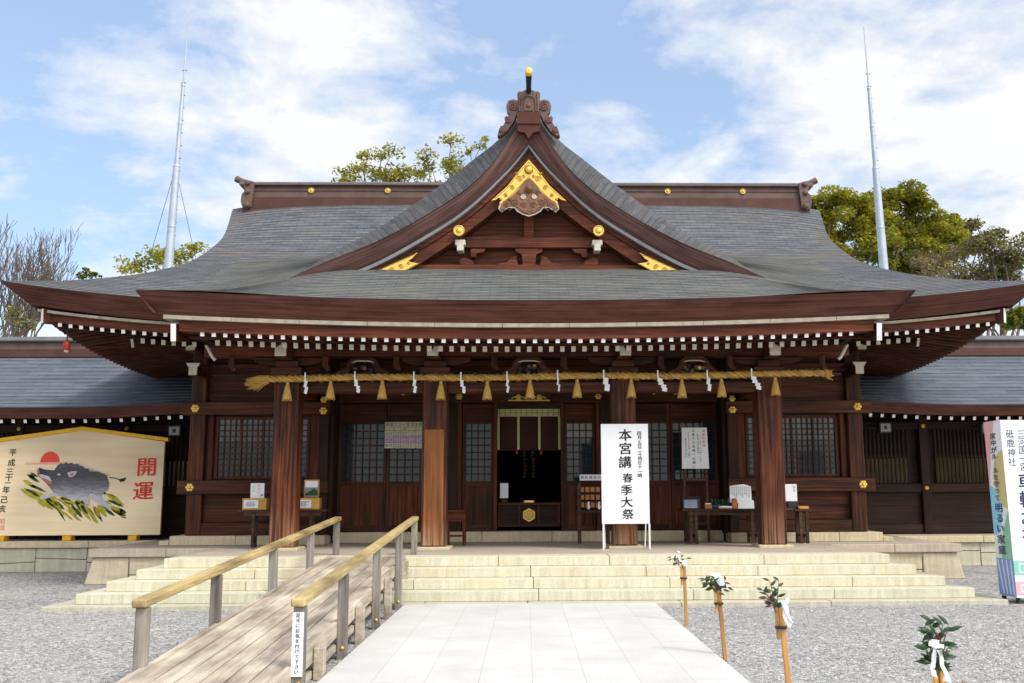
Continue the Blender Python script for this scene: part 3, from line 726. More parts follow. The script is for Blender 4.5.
# ---- front gable
CA = [(0, 8.60), (.228, 8.32), (.646, 7.66), (1.13, 7.165), (1.855, 6.66), (2.80, 6.135), (3.75, 5.74), (4.36, 5.46)]
CB = [(0, 8.07), (.20, 7.80), (.406, 7.556), (1.133, 6.84), (1.86, 6.336), (2.81, 5.795), (3.62, 5.46)]
CC = [(0, 7.43), (.558, 6.90), (1.28, 6.33), (2.06, 5.79), (2.42, 5.56), (2.75, 5.38)]
CS = [(0, 9.02), (.239, 8.85), (.624, 8.40), (1.055, 8.06), (1.716, 7.52), (2.467, 6.95), (2.97, 6.61), (3.84, 6.09), (4.58, 5.46)]
NG = 30
rA, rB, rC, rS = (resample(c, NG) for c in (CA, CB, CC, CS))
for sg in (-1, 1):
    mb = MB(); rows = []; UV = []
    def mixr(t): return [(a[0]+(b[0]-a[0])*t, a[1]+(b[1]-a[1])*t) for a, b in zip(rA, rS)]
    al = [0]
    for a, b in zip(rS, rS[1:]): al.append(al[-1]+math.hypot(b[0]-a[0], b[1]-a[1]))
    for y, t in ((17.74, .02), (17.95, .42), (18.2, .70), (18.5, .92), (18.9, 1.0), (19.8, 1.02), (21.5, 1.02), (24.4, 1.02)):
        r = mixr(t); rows.append([(sg*x, y, z) for x, z in r]); UV.append([(y, v) for v in al])
    mb.grid(rows, 'shingle_gable', UV, flip=sg < 0); mb.build('gable_roof_slope', hall)
    mb = MB()
    al = [k*.2 for k in range(NG)]
    P = [[(sg*x, 17.74, z) for x, z in rA], [(sg*x, 17.93, z) for x, z in rB], [(sg*x, 18.3, z) for x, z in rB]]
    mb.grid(P, 'bark_gable', [[(v, .55) for v in al], [(v, 0) for v in al], [(v, -.4) for v in al]], flip=sg > 0); mb.build('gable_edge', hall)
    mb = MB()
    off = [(x*.988, z-.042) for x, z in rB]
    P = [[(sg*x, 17.915, z+.01) for x, z in rB], [(sg*x, 17.915, z) for x, z in off], [(sg*x, 18.2, z) for x, z in off]]
    mb.grid(P, 'strip_grey', smooth=False, flip=sg > 0); mb.build('gable_edge_strip', hall)
    mb = MB()
    for (i0, i1, y0, y1, mat) in ((0, .40, 18.02, 18.25, 'wood_gable'), (.41, 1, 18.06, 18.25, 'wood_gable')):
        a = [(p[0]+(q[0]-p[0])*i0, p[1]+(q[1]-p[1])*i0-.05*(i0 == 0)) for p, q in zip(rB, rC)]; b = [(p[0]+(q[0]-p[0])*i1, p[1]+(q[1]-p[1])*i1) for p, q in zip(rB, rC)]
        mb.grid([[(sg*x, y0, z) for x, z in a], [(sg*x, y0, z) for x, z in b], [(sg*x, y1+.2, z) for x, z in b]], mat, smooth=False, flip=sg > 0)
    mb.build('bargeboard', hall)
    mb = MB()
    foot = [(2.99, 5.60), (2.445, 5.565), (2.03, 5.80), (2.19, 5.825), (2.23, 5.86), (2.17, 5.89), (2.06, 6.01), (2.5, 5.80), (2.8, 5.66)]
    mb.poly([(sg*x, z) for x, z in foot], 17.985, 18.02, 'gold')
    for (x, z, r) in ((2.52, 5.67, .06), (2.36, 5.74, .05), (2.68, 5.62, .045), (2.22, 5.80, .03), (2.42, 5.63, .03), (2.80, 5.61, .025)):
        mb.tube([(sg*(x+r*(1-k/14)*math.cos(k*.8)), 17.98, z+r*(1-k/14)*math.sin(k*.8)) for k in range(14)], .009, 'gold_dark', 5)
    mb.tube([(sg*2.44, 17.982, 5.585), (sg*2.05, 17.982, 5.80)], .008, 'gold_dark', 4); mb.tube([(sg*2.9, 17.982, 5.615), (sg*2.10, 17.982, 5.98)], .008, 'gold_dark', 4)
    mb.build('gilt_foot_plate', hall)
    mb = MB(); disc_crest(mb, sg*1.30, 17.98, 6.42, .105); mb.build('gilt_crest', hall)
    mb = MB()
    pts = [(-.09, 6.27), (.09, 6.27), (.10, 6.18), (.06, 6.16), (.06, 6.06), (-.06, 6.06), (-.06, 6.16), (-.10, 6.18)]
    mb.poly([(sg*1.28+x, z) for x, z in pts], 18.04, 18.3, 'aged_white'); mb.build('bracket_end', hall, bevel=.008)
mb = MB(); mb.box(-.22, .22, 17.62, 17.8, 8.38, 8.60, 'bark_edge'); mb.poly([(-.23, 8.41), (-.20, 8.24), (-.08, 8.22), (0, 8.10), (.08, 8.22), (.20, 8.24), (.23, 8.41)], 17.65, 17.80, 'bark_edge')
mb.build('gable_peak_block', hall)
mb = MB()
mb.poly([(-4.0, 5.3), (4.0, 5.3), (2.4, 5.75), (0, 7.9), (-2.4, 5.75)], 18.42, 18.5, 'wood_gable'); mb.build('gable_wall', hall)
for z0, z1, w, y in ((6.16, 6.37, 1.75, 18.22), (5.52, 5.82, 2.7, 18.16)):
    mb = MB(); mb.box(-w, w, y, y+.2, z0, z1, 'wood_gable'); mb.build('gable_beam', hall, bevel=.01)
mb = MB(); mb.box(-.09, .09, 18.26, 18.42, 6.37, 7.4, 'wood_gable'); mb.build('gable_strut', hall)
mb = MB()                                          # bracket set between the gable beams
mb.poly([(-.26, 6.158), (.26, 6.158), (.26, 6.09), (.14, 6.03), (.12, 5.822), (-.12, 5.822), (-.14, 6.03), (-.26, 6.09)], 18.24, 18.40, 'wood_gable')
for sg in (-1, 1): mb.poly([(sg*x, z) for x, z in ((.20, 5.822), (.62, 5.822), (.56, 5.87), (.42, 5.89), (.33, 5.99), (.24, 6.02))], 18.26, 18.4, 'wood_gable')
mb.build('gable_bracket', hall, bevel=.012)
for sg in (-1, 1):
    mb = MB(); mb.poly([(sg*x, z) for x, z in ((.80, 6.157), (1.1, 6.157), (1.1, 5.98), (1.0, 5.98), (.98, 6.05), (.86, 6.07))], 18.24, 18.4, 'wood_gable')
    mb.poly([(sg*x, z) for x, z in ((1.02, 5.822), (1.3, 5.822), (1.3, 5.93), (1.22, 5.97), (1.05, 5.9))], 18.2, 18.4, 'wood_gable'); mb.build('gable_bracket', hall, bevel=.012)
# pendant with gilt chevron
mb = MB()
chev = [(0, 7.80), (.12, 7.66), (.40, 7.28), (.70, 7.00), (.62, 7.015), (.56, 7.06), (.50, 7.02), (.54, 6.97), (.57, 6.84), (.30, 7.10), (0, 7.43)]
mb.poly(chev+[(-x, z) for x, z in chev[-2:0:-1]], 17.96, 18.01, 'gold')
mb.lathe((0, 17.955, 7.60), [(.085, 0), (.085, .02), (.06, .03)], 'gold_dark', 18, 'y'); mb.lathe((0, 17.925, 7.60), [(.06, 0), (.05, .012), (.02, .02)], 'gold', 14, 'y')
for sg in (-1, 1):
    for (x, z, r) in ((.17, 7.42, .06), (.31, 7.25, .05), (.43, 7.10, .04), (.52, 7.02, .025), (.09, 7.47, .03), (.22, 7.52, .03), (.52, 6.92, .025), (.38, 7.0, .03)):
        mb.tube([(sg*(x+r*(1-k/16)*math.cos(k*.75)), 17.955, z+r*(1-k/16)*math.sin(k*.75)) for k in range(16)], .009, 'gold_dark', 5)
    mb.tube([(0, 17.957, 7.755), (sg*.12, 17.957, 7.62), (sg*.40, 17.957, 7.25), (sg*.64, 17.957, 7.035)], .007, 'gold_dark', 4); mb.tube([(0, 17.957, 7.465), (sg*.30, 17.957, 7.135), (sg*.54, 17.957, 6.90)], .007, 'gold_dark', 4)
mb.build('gilt_chevron', hall)
mb = MB()
pend = [(0, 7.42), (.10, 7.34), (.24, 7.14), (.36, 7.04), (.50, 6.95), (.56, 6.82), (.50, 6.76), (.38, 6.85), (.26, 6.84), (.22, 6.78), (.12, 6.72), (0, 6.68)]
mb.poly(pend+[(-x, z) for x, z in pend[-2:0:-1]], 17.90, 17.96, 'carved_wood')
for sg in (-1, 1):
    mb.tube([(sg*x, 17.898, z) for x, z in pend[4:]], .009, 'aged_white', 5); mb.tube([(sg*x*.72, 17.898, 6.72+(z-6.68)*.82) for x, z in pend[4:]], .010, 'ridge_wood', 5)
mb.lathe((0, 17.90, 7.20), [(.075, 0), (.07, .04), (.035, .07), (.03, .09), (.005, .10)], 'carved_wood', 12, 'y')
for sg in (-1, 1):
    for (x, z, r, q) in ((.09, 6.90, .06, 1), (.25, 6.96, .07, -1), (.40, 6.90, .06, 1), (.10, 7.06, .05, -1), (.08, 6.78, .04, -1), (.48, 6.82, .04, -1), (.17, 7.14, .04, 1), (.33, 7.0, .04, 1)):
        mb.tube([(sg*(x+r*(1-k/15)*math.cos(q*k*.8)), 17.895, z+r*(1-k/15)*math.sin(q*k*.8)) for k in range(15)], .014, 'aged_white' if q < 0 and z > 6.95 and x < .2 else 'carved_wood', 6)
mb.build('carved_pendant', hall)
# ridge-end ornament
mb = MB()
orn = [(0, 9.05), (.07, 9.045), (.13, 9.01), (.17, 9.02), (.215, 8.98), (.20, 8.90), (.215, 8.80), (.19, 8.60)]
mb.poly(orn+[(-x, z) for x, z in orn[:0:-1]], 17.64, 17.9, 'ridge_wood')
arch = [(.13, 8.62), (.13, 8.80), (.11, 8.87), (.06, 8.91), (0, 8.925)]
mb.tube([(x, 17.635, z) for x, z in arch+[(-x, z) for x, z in arch[-2::-1]]], .016, 'bark_gable', 6)
arch2 = [(.085, 8.63), (.085, 8.78), (.06, 8.83), (0, 8.85)]
mb.poly(arch2+[(-x, z) for x, z in arch2[-2::-1]], 17.615, 17.64, 'bark_gable')
mb.lathe((0, 17.615, 8.73), [(.045, 0), (.04, .02), (.01, .025)], 'ridge_wood', 12, 'y')
for x in (-.17, .17): mb.tube([(x, 17.635, 8.62), (x, 17.63, 8.80), (x*.95, 17.635, 8.96)], .018, 'ridge_wood', 6)
for sg in (-1, 1):
    mb.poly([(sg*x, z) for x, z in ((.20, 8.62), (.20, 8.84), (.29, 8.87), (.38, 8.84), (.42, 8.74), (.40, 8.64), (.35, 8.57), (.42, 8.46), (.47, 8.36), (.55, 8.28), (.58, 8.16), (.52, 8.16), (.40, 8.26), (.28, 8.44))], 17.66, 17.84, 'ridge_wood')
    for (x, z, r, q) in ((.29, 8.73, .10, 1), (.37, 8.47, .07, -1), (.50, 8.27, .055, 1)):
        mb.tube([(sg*(x+r*(1-k/18)*math.cos(q*k*.8+1)), 17.65, z+r*(1-k/18)*math.sin(q*k*.8+1)) for k in range(17)], .019, 'bark_gable', 6)
mb.build('ridge_ornament', hall)
mb = MB(); mb.tube([(0, 17.85, 8.98), (0, 17.45, 9.05), (0, 17.05, 9.15)], [.055, .05, .062], 'dark_metal', 12)
mb.lathe((0, 17.05, 9.15), [(.064, -.01), (.07, .02), (.05, .03), (.01, .03)], 'gold', 14, 'y')
mb.lathe((0, 17.10, 9.135), [(.066, -.01), (.066, .04)], 'gold', 14, 'y'); mb.build('ridge_pole', hall)

# ---- porch columns
for cx, first in ((-4.267, 0), (-1.662, 1), (1.667, 2), (4.272, 0)):
    mb = MB(); mb.box(cx-.215, cx+.215, 17.5, 17.93, PZ+.045, 3.78, 'column_wood' if first == 0 else 'column_dark')
    if first:
        # newer timber let into the front face of the foot
        top = 2.72 if first == 1 else 1.5
        mb.box(cx-.19, cx+.185, 17.494, 17.55, PZ+.05, top, 'patch_wood')
    c = mb.build('column', hall, bevel=.018)
    mb = MB(); mb.box(cx-.30, cx+.30, 17.40, 18.03, PZ-.01, PZ+.044, 'plinth_stone'); mb.build('base_stone', c, bevel=.01)
    mb = MB(); mb.box(cx-.27, cx+.27, 17.44, 17.99, 3.66, 3.80, 'wood_x'); mb.box(cx-.20, cx+.20, 17.46, 17.97, 3.8, 3.92, 'wood_x')
    mb.poly([(cx-.62, 4.0), (cx+.62, 4.0), (cx+.60, 3.92), (cx+.42, 3.86), (cx+.2, 3.84), (cx-.2, 3.84), (cx-.42, 3.86), (cx-.60, 3.92)], 17.58, 17.86, 'wood_x')
    mb.build('bracket', c, bevel=.01)
    mb = MB(); mb.poly([(cx-.155, 4.17), (cx+.155, 4.17), (cx+.135, 4.12), (cx+.105, 4.08), (cx+.10, 3.93), (cx-.10, 3.93), (cx-.105, 4.08), (cx-.135, 4.12)], 16.98, 17.5, 'wood_y', None)
    mb.poly([(cx-.15, 4.168), (cx+.15, 4.168), (cx+.13, 4.122), (cx+.10, 4.082), (cx+.095, 3.935), (cx-.095, 3.935), (cx-.10, 4.082), (cx-.13, 4.122)], 16.972, 16.979, 'aged_white')
    mb.build('beam_nosing', c)
# long beams of the porch
def beam(name, x0, x1, y0, y1, z0, z1, mat='wood_x', bev=.01):
    mb = MB(); mb.box(x0, x1, y0, y1, z0, z1, mat); return mb.build(name, hall, bevel=bev)
for a, b in ((-4.05, -1.88), (-1.445, 1.45), (1.885, 4.055)):
    beam('tie_beam', a, b, 17.58, 17.86, 3.36, 3.55); beam('tie_beam', a, b, 17.62, 17.82, 3.60, 3.66)
beam('eave_purlin', -5.75, 5.75, 17.54, 17.9, 4.01, 4.22, 'wood_red_x'); beam('eave_purlin', -5.6, 5.6, 17.6, 17.8, 3.66, 3.70, 'wood_dark')
for cx, w in ((-2.95, .5), (0, .5), (2.96, .5)):   # carved frog-leg struts
    mb = MB()
    arch = [(-w, 3.66), (-w*.9, 3.74), (-w*.62, 3.80), (-w*.5, 3.93), (-w*.32, 4.0), (w*.32, 4.0), (w*.5, 3.93), (w*.62, 3.80), (w*.9, 3.74), (w, 3.66), (w*.55, 3.66), (w*.40, 3.80), (w*.25, 3.90), (-w*.25, 3.90), (-w*.40, 3.80), (-w*.55, 3.66)]
    mb.poly([(cx+x, z) for x, z in arch], 17.56, 17.80, 'wood_x')
    rr = random.Random(int(cx*10)+50)
    for k in range(16): mb.lathe((cx+rr.uniform(-.22, .22), 17.60, 3.68+rr.uniform(0, .18)), [(.05, -.02), (.045, .02), (.015, .04)], rr.choice(['dark_metal', 'dark_metal', 'ridge_wood', 'gold' if k % 7 == 0 else 'wood_dark']), 8, 'y')
    mb.tube([(cx-.2, 17.57, 3.90), (cx-.1, 17.56, 3.925), (cx+.1, 17.56, 3.925), (cx+.2, 17.57, 3.90)], .012, 'aged_white', 5)
    mb.build('frog_leg_strut', hall)
for x in (-5.25, -3.6, -2.35, -.62, .62, 2.35, 3.6, 5.25):   # small curled bracket arms under the rafters
    mb = MB(); mb.poly([(x-.05, 4.005), (x+.05, 4.005), (x+.045, 3.84), (x+.09, 3.76), (x+.02, 3.74), (x-.06, 3.83)], 17.5, 17.56, 'wood_z'); mb.build('bracket_arm', hall)
for cx in (-4.267, -1.662, 1.667, 4.272):           # beams back to the wall
    beam('rainbow_beam', cx-.11, cx+.11, 17.95, 20.3, 3.42, 3.72, 'wood_y')

# ---- walls
ZW = 5.0
def wall(x0, x1, y0, y1, z0, z1, mat='wood_dark', name='wall_panel'):
    return beam(name, x0, x1, y0, y1, z0, z1, mat, 0)
YS, YC = 19.70, 20.30
def lattice_window(name, x0, x1, z0, z1, y, nx, nz, parent, mat='wood_z', fr=.05, mull=()):
    mb = MB()
    mb.box(x0-fr, x0, y-.03, y+.06, z0-fr, z1+fr, mat); mb.box(x1, x1+fr, y-.03, y+.06, z0-fr, z1+fr, mat)
    mb.box(x0, x1, y-.028, y+.06, z0-fr, z0, mat); mb.box(x0, x1, y-.028, y+.06, z1, z1+fr, mat)
    f = mb.build(name, parent)
    mb = MB()
    for k in range(1, nx):
        x = x0+(x1-x0)*k/nx; w = .022 if k in mull else .011
        mb.box(x-w, x+w, y-.012-(.01 if k in mull else 0), y+.012, z0, z1, mat)
    for k in range(1, nz):
        z = z0+(z1-z0)*k/nz; mb.box(x0, x1, y-.009, y+.010, z-.010, z+.010, mat)
    mb.build('lattice', f)
    zm = z0+(z1-z0)*.6; mb = MB(); mb.box(x0, x1, y+.02, y+.03, z0, zm-.002, 'pane_glass'); mb.box(x0, x1, y+.02, y+.03, zm+.002, z1, 'pane_reflection'); mb.build('pane', f)  # paler upper pane: reflected sky put into the glass colour
    return f
for sg in (-1, 1):
    def X(a, b): return (min(sg*a, sg*b), max(sg*a, sg*b))
    # side bay wall
    mb = MB()
    a, b = X(3.95, 6.5)
    mb.box(a, b, 19.76, 19.86, .82, 1.62, 'wood_x'); mb.box(a, b, 19.76, 19.86, 3.36, 4.9, 'wood_x')
    for z in (1.06, 1.33): mb.box(a, b, 19.745, 19.765, z, z+.012, 'wood_dark')
    for x0, x1 in ((3.95, 4.32), (6.16, 6.35)):
        c, d = X(x0, x1); mb.box(c, d, 19.76, 19.86, 1.62, 3.36, 'wood_red_z')
    c, d = X(4.32, 6.16); mb.box(c, d, 19.76, 19.86, 1.62, 1.90, 'wood_x'); mb.box(c, d, 19.76, 19.86, 3.10, 3.36, 'wood_x')
    mb.build('side_bay_wall', hall)
    lattice_window('lattice_window', X(4.37, 6.10)[0], X(4.37, 6.10)[1], 1.95, 3.06, 19.75, 16, 10, hall, mull=(4, 8, 12))
    a, b = X(3.90, 6.80); beam('upper_rail', a, b, 19.54, 19.75, 3.14, 3.39); beam('lower_rail', a, b, 19.54, 19.75, 1.605, 1.87)
    a, b = X(3.97, 6.33); beam('sill_rail', a, b, 19.62, 19.76, .825, 1.05); beam('head_rail', a, b, 19.62, 19.76, 3.98, 4.15); beam('head_rail', a, b, 19.6, 19.76, 4.45, 4.6)
    a, b = X(6.18, 6.27); beam('wall_stile', a, b, 19.66, 19.76, 1.87, 3.14, 'wood_z')
    a, b = X(6.33, 6.63); c = beam('corner_column', a, b, 19.60, 19.92, .82, 4.75, 'wood_z', .02)
    for z, q in ((3.85, .14), (4.30, .15)):
        mb = MB(); xc = sg*6.42; mb.poly([(xc-q, z+.24), (xc+q, z+.24), (xc+q*.82, z+.19), (xc+q*.62, z+.15), (xc+q*.6, z), (xc-q*.6, z), (xc-q*.62, z+.15), (xc-q*.82, z+.19)], 19.0-.2*(z > 4), 19.6, 'wood_y')
        mb.poly([(xc-q*.95, z+.235), (xc+q*.95, z+.235), (xc+q*.79, z+.19), (xc+q*.58, z+.15), (xc+q*.56, z+.005), (xc-q*.56, z+.005), (xc-q*.58, z+.15), (xc-q*.79, z+.19)], 18.992-.2*(z > 4), 18.999-.2*(z > 4), 'aged_white'); mb.build('beam_nosing', hall)
    mb = MB(); xo = sg*5.42                      # white curved bargeboard tail
    mb.tube([(sg*5.58, 17.1, 4.14), (sg*5.54, 17.1, 4.08), (sg*5.50, 17.1, 4.0), (sg*5.45, 17.1, 3.92), (sg*5.41, 17.1, 3.885)], [.026, .03, .03, .028, .032], 'aged_white', 6); mb.build('curved_brace', hall)
    a, b = X(3.85, 3.97); wall(a, b, 19.77, 20.45, .8, ZW, 'wood_dark_z', 'return_wall')
    a, b = X(3.92, 4.10); beam('wall_post', a, b, 19.58, 19.8, .82, 4.7, 'wood_dark_z')
    a, b = X(6.45, 6.55); wall(a, b, 19.93, 29.3, .8, ZW, 'wood_dark', 'end_wall')
    for xx, yy, zz, q in ((6.52, 19.54, 3.265, .085), (6.55, 19.54, 1.735, .085), (4.02, 19.52, 3.43, .07), (4.02, 19.52, 3.21, .08)):
        mb = MB(); stud(mb, sg*xx, yy, zz, q); mb.build('gilt_nail_cover', hall)
    # plinth
    mb = MB(); a, b = X(3.9, 6.85); masonry_row(mb, a, b, 19.42, 20.0, PZ, .818, 1.15, 'plinth_stone', 20+sg)
    a, b = X(6.6, 6.85); mb.box(a, b, 20.01, 29, PZ, .817, 'plinth_stone'); 
    a, b = X(6.86, 7.05); mb.box(a, b, 19.44, 20.6, PZ, .73, 'plinth_stone'); mb.build('plinth', hall, bevel=.01)
mb = MB(); masonry_row(mb, -3.89, 3.89, 20.08, 20.6, PZ, .846, 1.6, 'plinth_stone', 31); mb.build('plinth', hall, bevel=.01)
# centre wall with sliding doors
def sliding_door(x0, x1, nx, label=None):
    y = 20.30
    mb = MB(); st = .055
    mb.box(x0, x0+st, y, y+.06, .86, 3.40, 'wood_z'); mb.box(x1-st, x1, y, y+.06, .86, 3.40, 'wood_z')
    for z0, z1 in ((.86, .97), (1.74, 1.84), (3.0, 3.05), (3.33, 3.40)): mb.box(x0+st, x1-st, y+.003, y+.06, z0, z1, 'wood_x')
    mb.box(x0+st, x1-st, y+.03, y+.05, .97, 1.74, 'wood_red_z'); mb.box(x0+st, x1-st, y+.03, y+.05, 3.05, 3.33, 'wood_x')
    for k in range(1, 3):
        x = x0+st+(x1-x0-2*st)*k/3; mb.box(x-.02, x+.02, y+.008, y+.03, .97, 1.74, 'wood_z')
    d = mb.build('sliding_door', hall)
    mb = MB(); a, b = x0+st, x1-st
    for k in range(1, nx): x = a+(b-a)*k/nx; mb.box(x-.011, x+.011, y+.014, y+.04, 1.84, 3.0, 'wood_z')
    for k in range(1, 8): z = 1.84+1.16*k/8; mb.box(a, b, y+.017, y+.038, z-.010, z+.010, 'wood_z')
    mb.build('lattice', d)
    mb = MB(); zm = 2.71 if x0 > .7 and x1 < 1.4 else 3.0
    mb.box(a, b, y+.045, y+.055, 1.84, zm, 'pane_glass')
    if zm < 3: mb.box(a, b, y+.045, y+.055, zm+.002, 3.0, 'lantern_grey')  # pale grey top rows imitate a reflection in the pane
    mb.build('pane', d)
    return d
for sg in (-1, 1):
    for a, b, n in ((1.84, 2.88, 6), (2.89, 3.85, 6), (.72, 1.35, 4)):
        sliding_door(min(sg*a, sg*b), max(sg*a, sg*b), n)
    for a, b in ((.645, .715), (1.36, 1.44), (1.44, 1.68), (1.70, 1.83)):
        beam('door_post', min(sg*a, sg*b), max(sg*a, sg*b), 20.22+.02*(a > 1.4), 20.42, .85, 3.42, 'wood_z' if a != 1.44 else 'wood_dark_z', .004)
    for xx, zz, q in ((1.42, 3.55, .075), (3.0, 3.62, .05), (2.55, 3.62, .05)):
        mb = MB(); stud(mb, sg*xx, 20.16, zz, q); mb.build('gilt_nail_cover', hall)
beam('door_lintel', -3.85, 3.85, 20.17, 20.42, 3.42, 3.68); beam('wall_plate', -3.9, 3.9, 20.2, 20.5, 4.05, 4.3)
beam('transom', -.64, .64, 20.23, 20.42, 3.325, 3.415, 'wood_dark', 0)
wall(-3.9, 3.9, 20.32, 20.42, 3.69, 5.0, 'wood_dark', 'upper_wall')
# interior shell
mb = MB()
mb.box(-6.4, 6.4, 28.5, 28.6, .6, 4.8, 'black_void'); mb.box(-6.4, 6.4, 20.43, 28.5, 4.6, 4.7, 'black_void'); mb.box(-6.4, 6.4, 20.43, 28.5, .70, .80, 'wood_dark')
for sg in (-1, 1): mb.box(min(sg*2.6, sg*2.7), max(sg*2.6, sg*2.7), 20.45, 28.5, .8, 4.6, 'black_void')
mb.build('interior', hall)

# ================================================================== CORRIDOR WINGS
def build_wing(sg, label):
    w = thing('corridor_wing', label, 'corridor', (sg*11, 22.5, PZ))
    x0, x1 = 6.65, 17.0
    def XX(a, b): return (min(sg*a, sg*b), max(sg*a, sg*b))
    def up(x): return .10*sstep(9.5, 6.6, abs(x)) if False else .10*(1-sstep(6.6, 9.5, abs(x)))
    ze = [(21.3, 3.44), (22.1, 3.80), (23.1, 4.28), (24.5, 5.02)]
    def zf(x, y): return interp(ze, y)+up(x)*max(0, 1-(y-21.3)/1.5)
    ys = [21.3]
    while ys[-1] < 24.35: ys.append(ys[-1]+.217)
    ys[-1] = 24.5
    def xs(y):
        inner = 6.65 if y < 22.9 else min(9.05, 6.65+(y-22.9)*4)
        a, b = XX(inner, x1); return [a+(b-a)*k/20 for k in range(21)]
    mb = MB(); courses(mb, ys, xs, zf, 'shingle_wing', .022); mb.build('roof', w)
    mb = MB(); courses(mb, [21.3, 22.5, 23.5, 24.5], lambda y: xs(24.5), zf, 'shingle_wing', .02, yc=24.5); mb.build('roof', w)
    mb = MB(); a, b = XX(6.66, x1); n = 24
    P = []; UV = []
    for y, dz, v in ((21.34, .025, .3), (21.3, .024, .29), (21.42, -.21, 0), (21.9, -.19, -.4)):
        P.append([(a+(b-a)*k/n, y, 3.44+up(a+(b-a)*k/n)+dz) for k in range(n+1)]); UV.append([(a+(b-a)*k/n, v) for k in range(n+1)])
    mb.grid(P, 'bark_edge', UV, smooth=False, flip=True); mb.build('eave_edge', w)
    mb = MB()
    a, b = XX(9.1, x1)
    mb.box(a, b, 24.28, 24.72, 4.95, 5.14, 'ridge_base'); mb.box(a, b, 24.32, 24.68, 5.142, 5.31, 'ridge_wood'); mb.box(a, b, 24.25, 24.75, 5.312, 5.35, 'dark_metal')
    mb.box(a, b, 24.3, 24.7, 5.352, 5.45, 'strip_grey'); mb.build('ridge', w)
    for k in range(40):
        x = 6.95+k*.254
        if x > 16.5: break
        z = 3.17+up(x)
        mb = MB(); mb.bar((sg*x, 21.5, z), (sg*x, 23.1, z+.55), .065, .075, 'wood_dark', 'white_paint'); mb.build('rafter', w)
    mb = MB(); a, b = XX(6.66, x1); mb.face([(a, 21.5, 3.28), (b, 21.5, 3.28), (b, 23.1, 3.84), (a, 23.1, 3.84)], 'wood_dark'); mb.build('eave_soffit', w)
    # wall: posts, slatted windows, panels
    yw = 22.95
    mb = MB(); mb.box(*XX(6.66, x1), yw+.12, yw+.2, PZ, 4.0, 'wood_dark'); mb.box(*XX(6.66, x1), yw+.02, yw+.12, PZ+.08, 1.6, 'wood_dark'); mb.build('wall_panel', w)
    for z0, z1, y in ((PZ+.02, .86, yw-.06), (1.58, 1.78, yw-.08), (3.02, 3.2, yw-.08)):
        mb = MB(); mb.box(*XX(6.66, x1), y, yw+.12, z0, z1, 'wood_dark'); mb.build('rail', w, bevel=.008)
    for xp in (6.9, 9.03, 11.45, 14.5):
        mb = MB(); mb.box(*XX(xp, xp+.2), yw-.12, yw+.14, PZ+.02, 3.4, 'wood_dark_z'); mb.build('post', w, bevel=.01)
        for zz in (1.68, 3.1): mb = MB(); stud(mb, sg*(xp+.1), yw-.125, zz, .05); mb.build('gilt_nail_cover', w)
    for xa, xb in ((7.15, 8.80), (9.45, 11.3), (11.8, 14.3)):
        mb = MB(); n = int((xb-xa)/.092)
        for k in range(n+1):
            x = xa+(xb-xa)*k/n; mb.box(*XX(x-.02, x+.02), yw+.02, yw+.06, 1.78, 3.02, 'wood_dark_z')
        mb.box(*XX(xa, xb), yw+.03, yw+.05, 2.38, 2.42, 'wood_dark')
        f = mb.build('slatted_window', w)
        mb = MB(); mb.box(*XX(xa, xb), yw+.10, yw+.115, 1.80, 2.36, 'screen_dim'); mb.build('paper_screen', f)
    # stone base under the corridor
    mb = MB(); masonry_row(mb, *XX(7.95, x1), 21.66, 22.6, .50, PZ, 2.0, 'plinth_stone', 40+sg); mb.build('coping', w, bevel=.012)
    mb = MB(); rr = random.Random(50+sg); x = 7.9
    while x < x1:
        e = x+rr.uniform(.7, 1.3); zc = rr.uniform(.16, .34); zd = zc+rr.uniform(-.05, .05)
        for poly_ in ([(x+.006, 0), (e-.006, 0), (e-.006, zd-.006), (x+.006, zc-.006)], [(x+.006, zc+.006), (e-.006, zd+.006), (e-.006, .49), (x+.006, .49)]):
            mb.poly([(sg*p, z) for p, z in poly_], 21.73+rr.uniform(0, .01), 22.4, 'grey_stone')
        x = e
    mb.build('stone_base', w, bevel=.01)
    mb = MB(); mb.box(*XX(6.6, x1), 22.41, 26, .3, PZ-.004, 'platform_stone'); mb.build('floor_paving', w)
    return w
build_wing(-1, 'low corridor wing on the left, its blue-grey roof above the painted board')
build_wing(1, 'low dark corridor wing on the right with slatted windows behind the printed pillar')

# ================================================================== ROPE WITH TASSELS AND PAPER STREAMERS
rope = thing('straw_rope', 'thick twisted straw rope hung across the porch columns with tassels and white paper zigzags', 'sacred rope', (0, 17.40, 3.61))
def rope_c(x): return Vector((x, 17.40, 3.63+.012*math.sin(x*1.7)+.006*x-.0016*(25-x*x)*.3))
mb = MB()
for s in range(3):
    pts = []; x = -4.55
    while x <= 5.32:
        t = 2*math.pi*s/3+x*19.0+.5*math.sin(x*3.1); taper = 1 if x < 4.9 else 1-.25*(x-4.9)/.42
        pts.append(rope_c(x)+Vector((0, (.030+.003*math.sin(x*5.3+s))*math.cos(t)*taper, (.030+.003*math.sin(x*4.1))*math.sin(t)*taper))); x += .045
    mb.tube(pts, [.032+.004*math.sin(k*.9+s) for k in range(len(pts))], 'straw' if s else 'straw_dark', 7)
rr = random.Random(3)
for k in range(110):                               # frayed ends
    o = rope_c(-4.55)+Vector((0, rr.uniform(-.05, .05), rr.uniform(-.06, .06)))
    e = o+Vector((-rr.uniform(.2, .42), rr.uniform(-.05, .05), -rr.uniform(.02, .17)))
    mb.tube([o, (o+e)/2+Vector((0, 0, .02)), e], [.012, .010, .004], 'straw', 4)
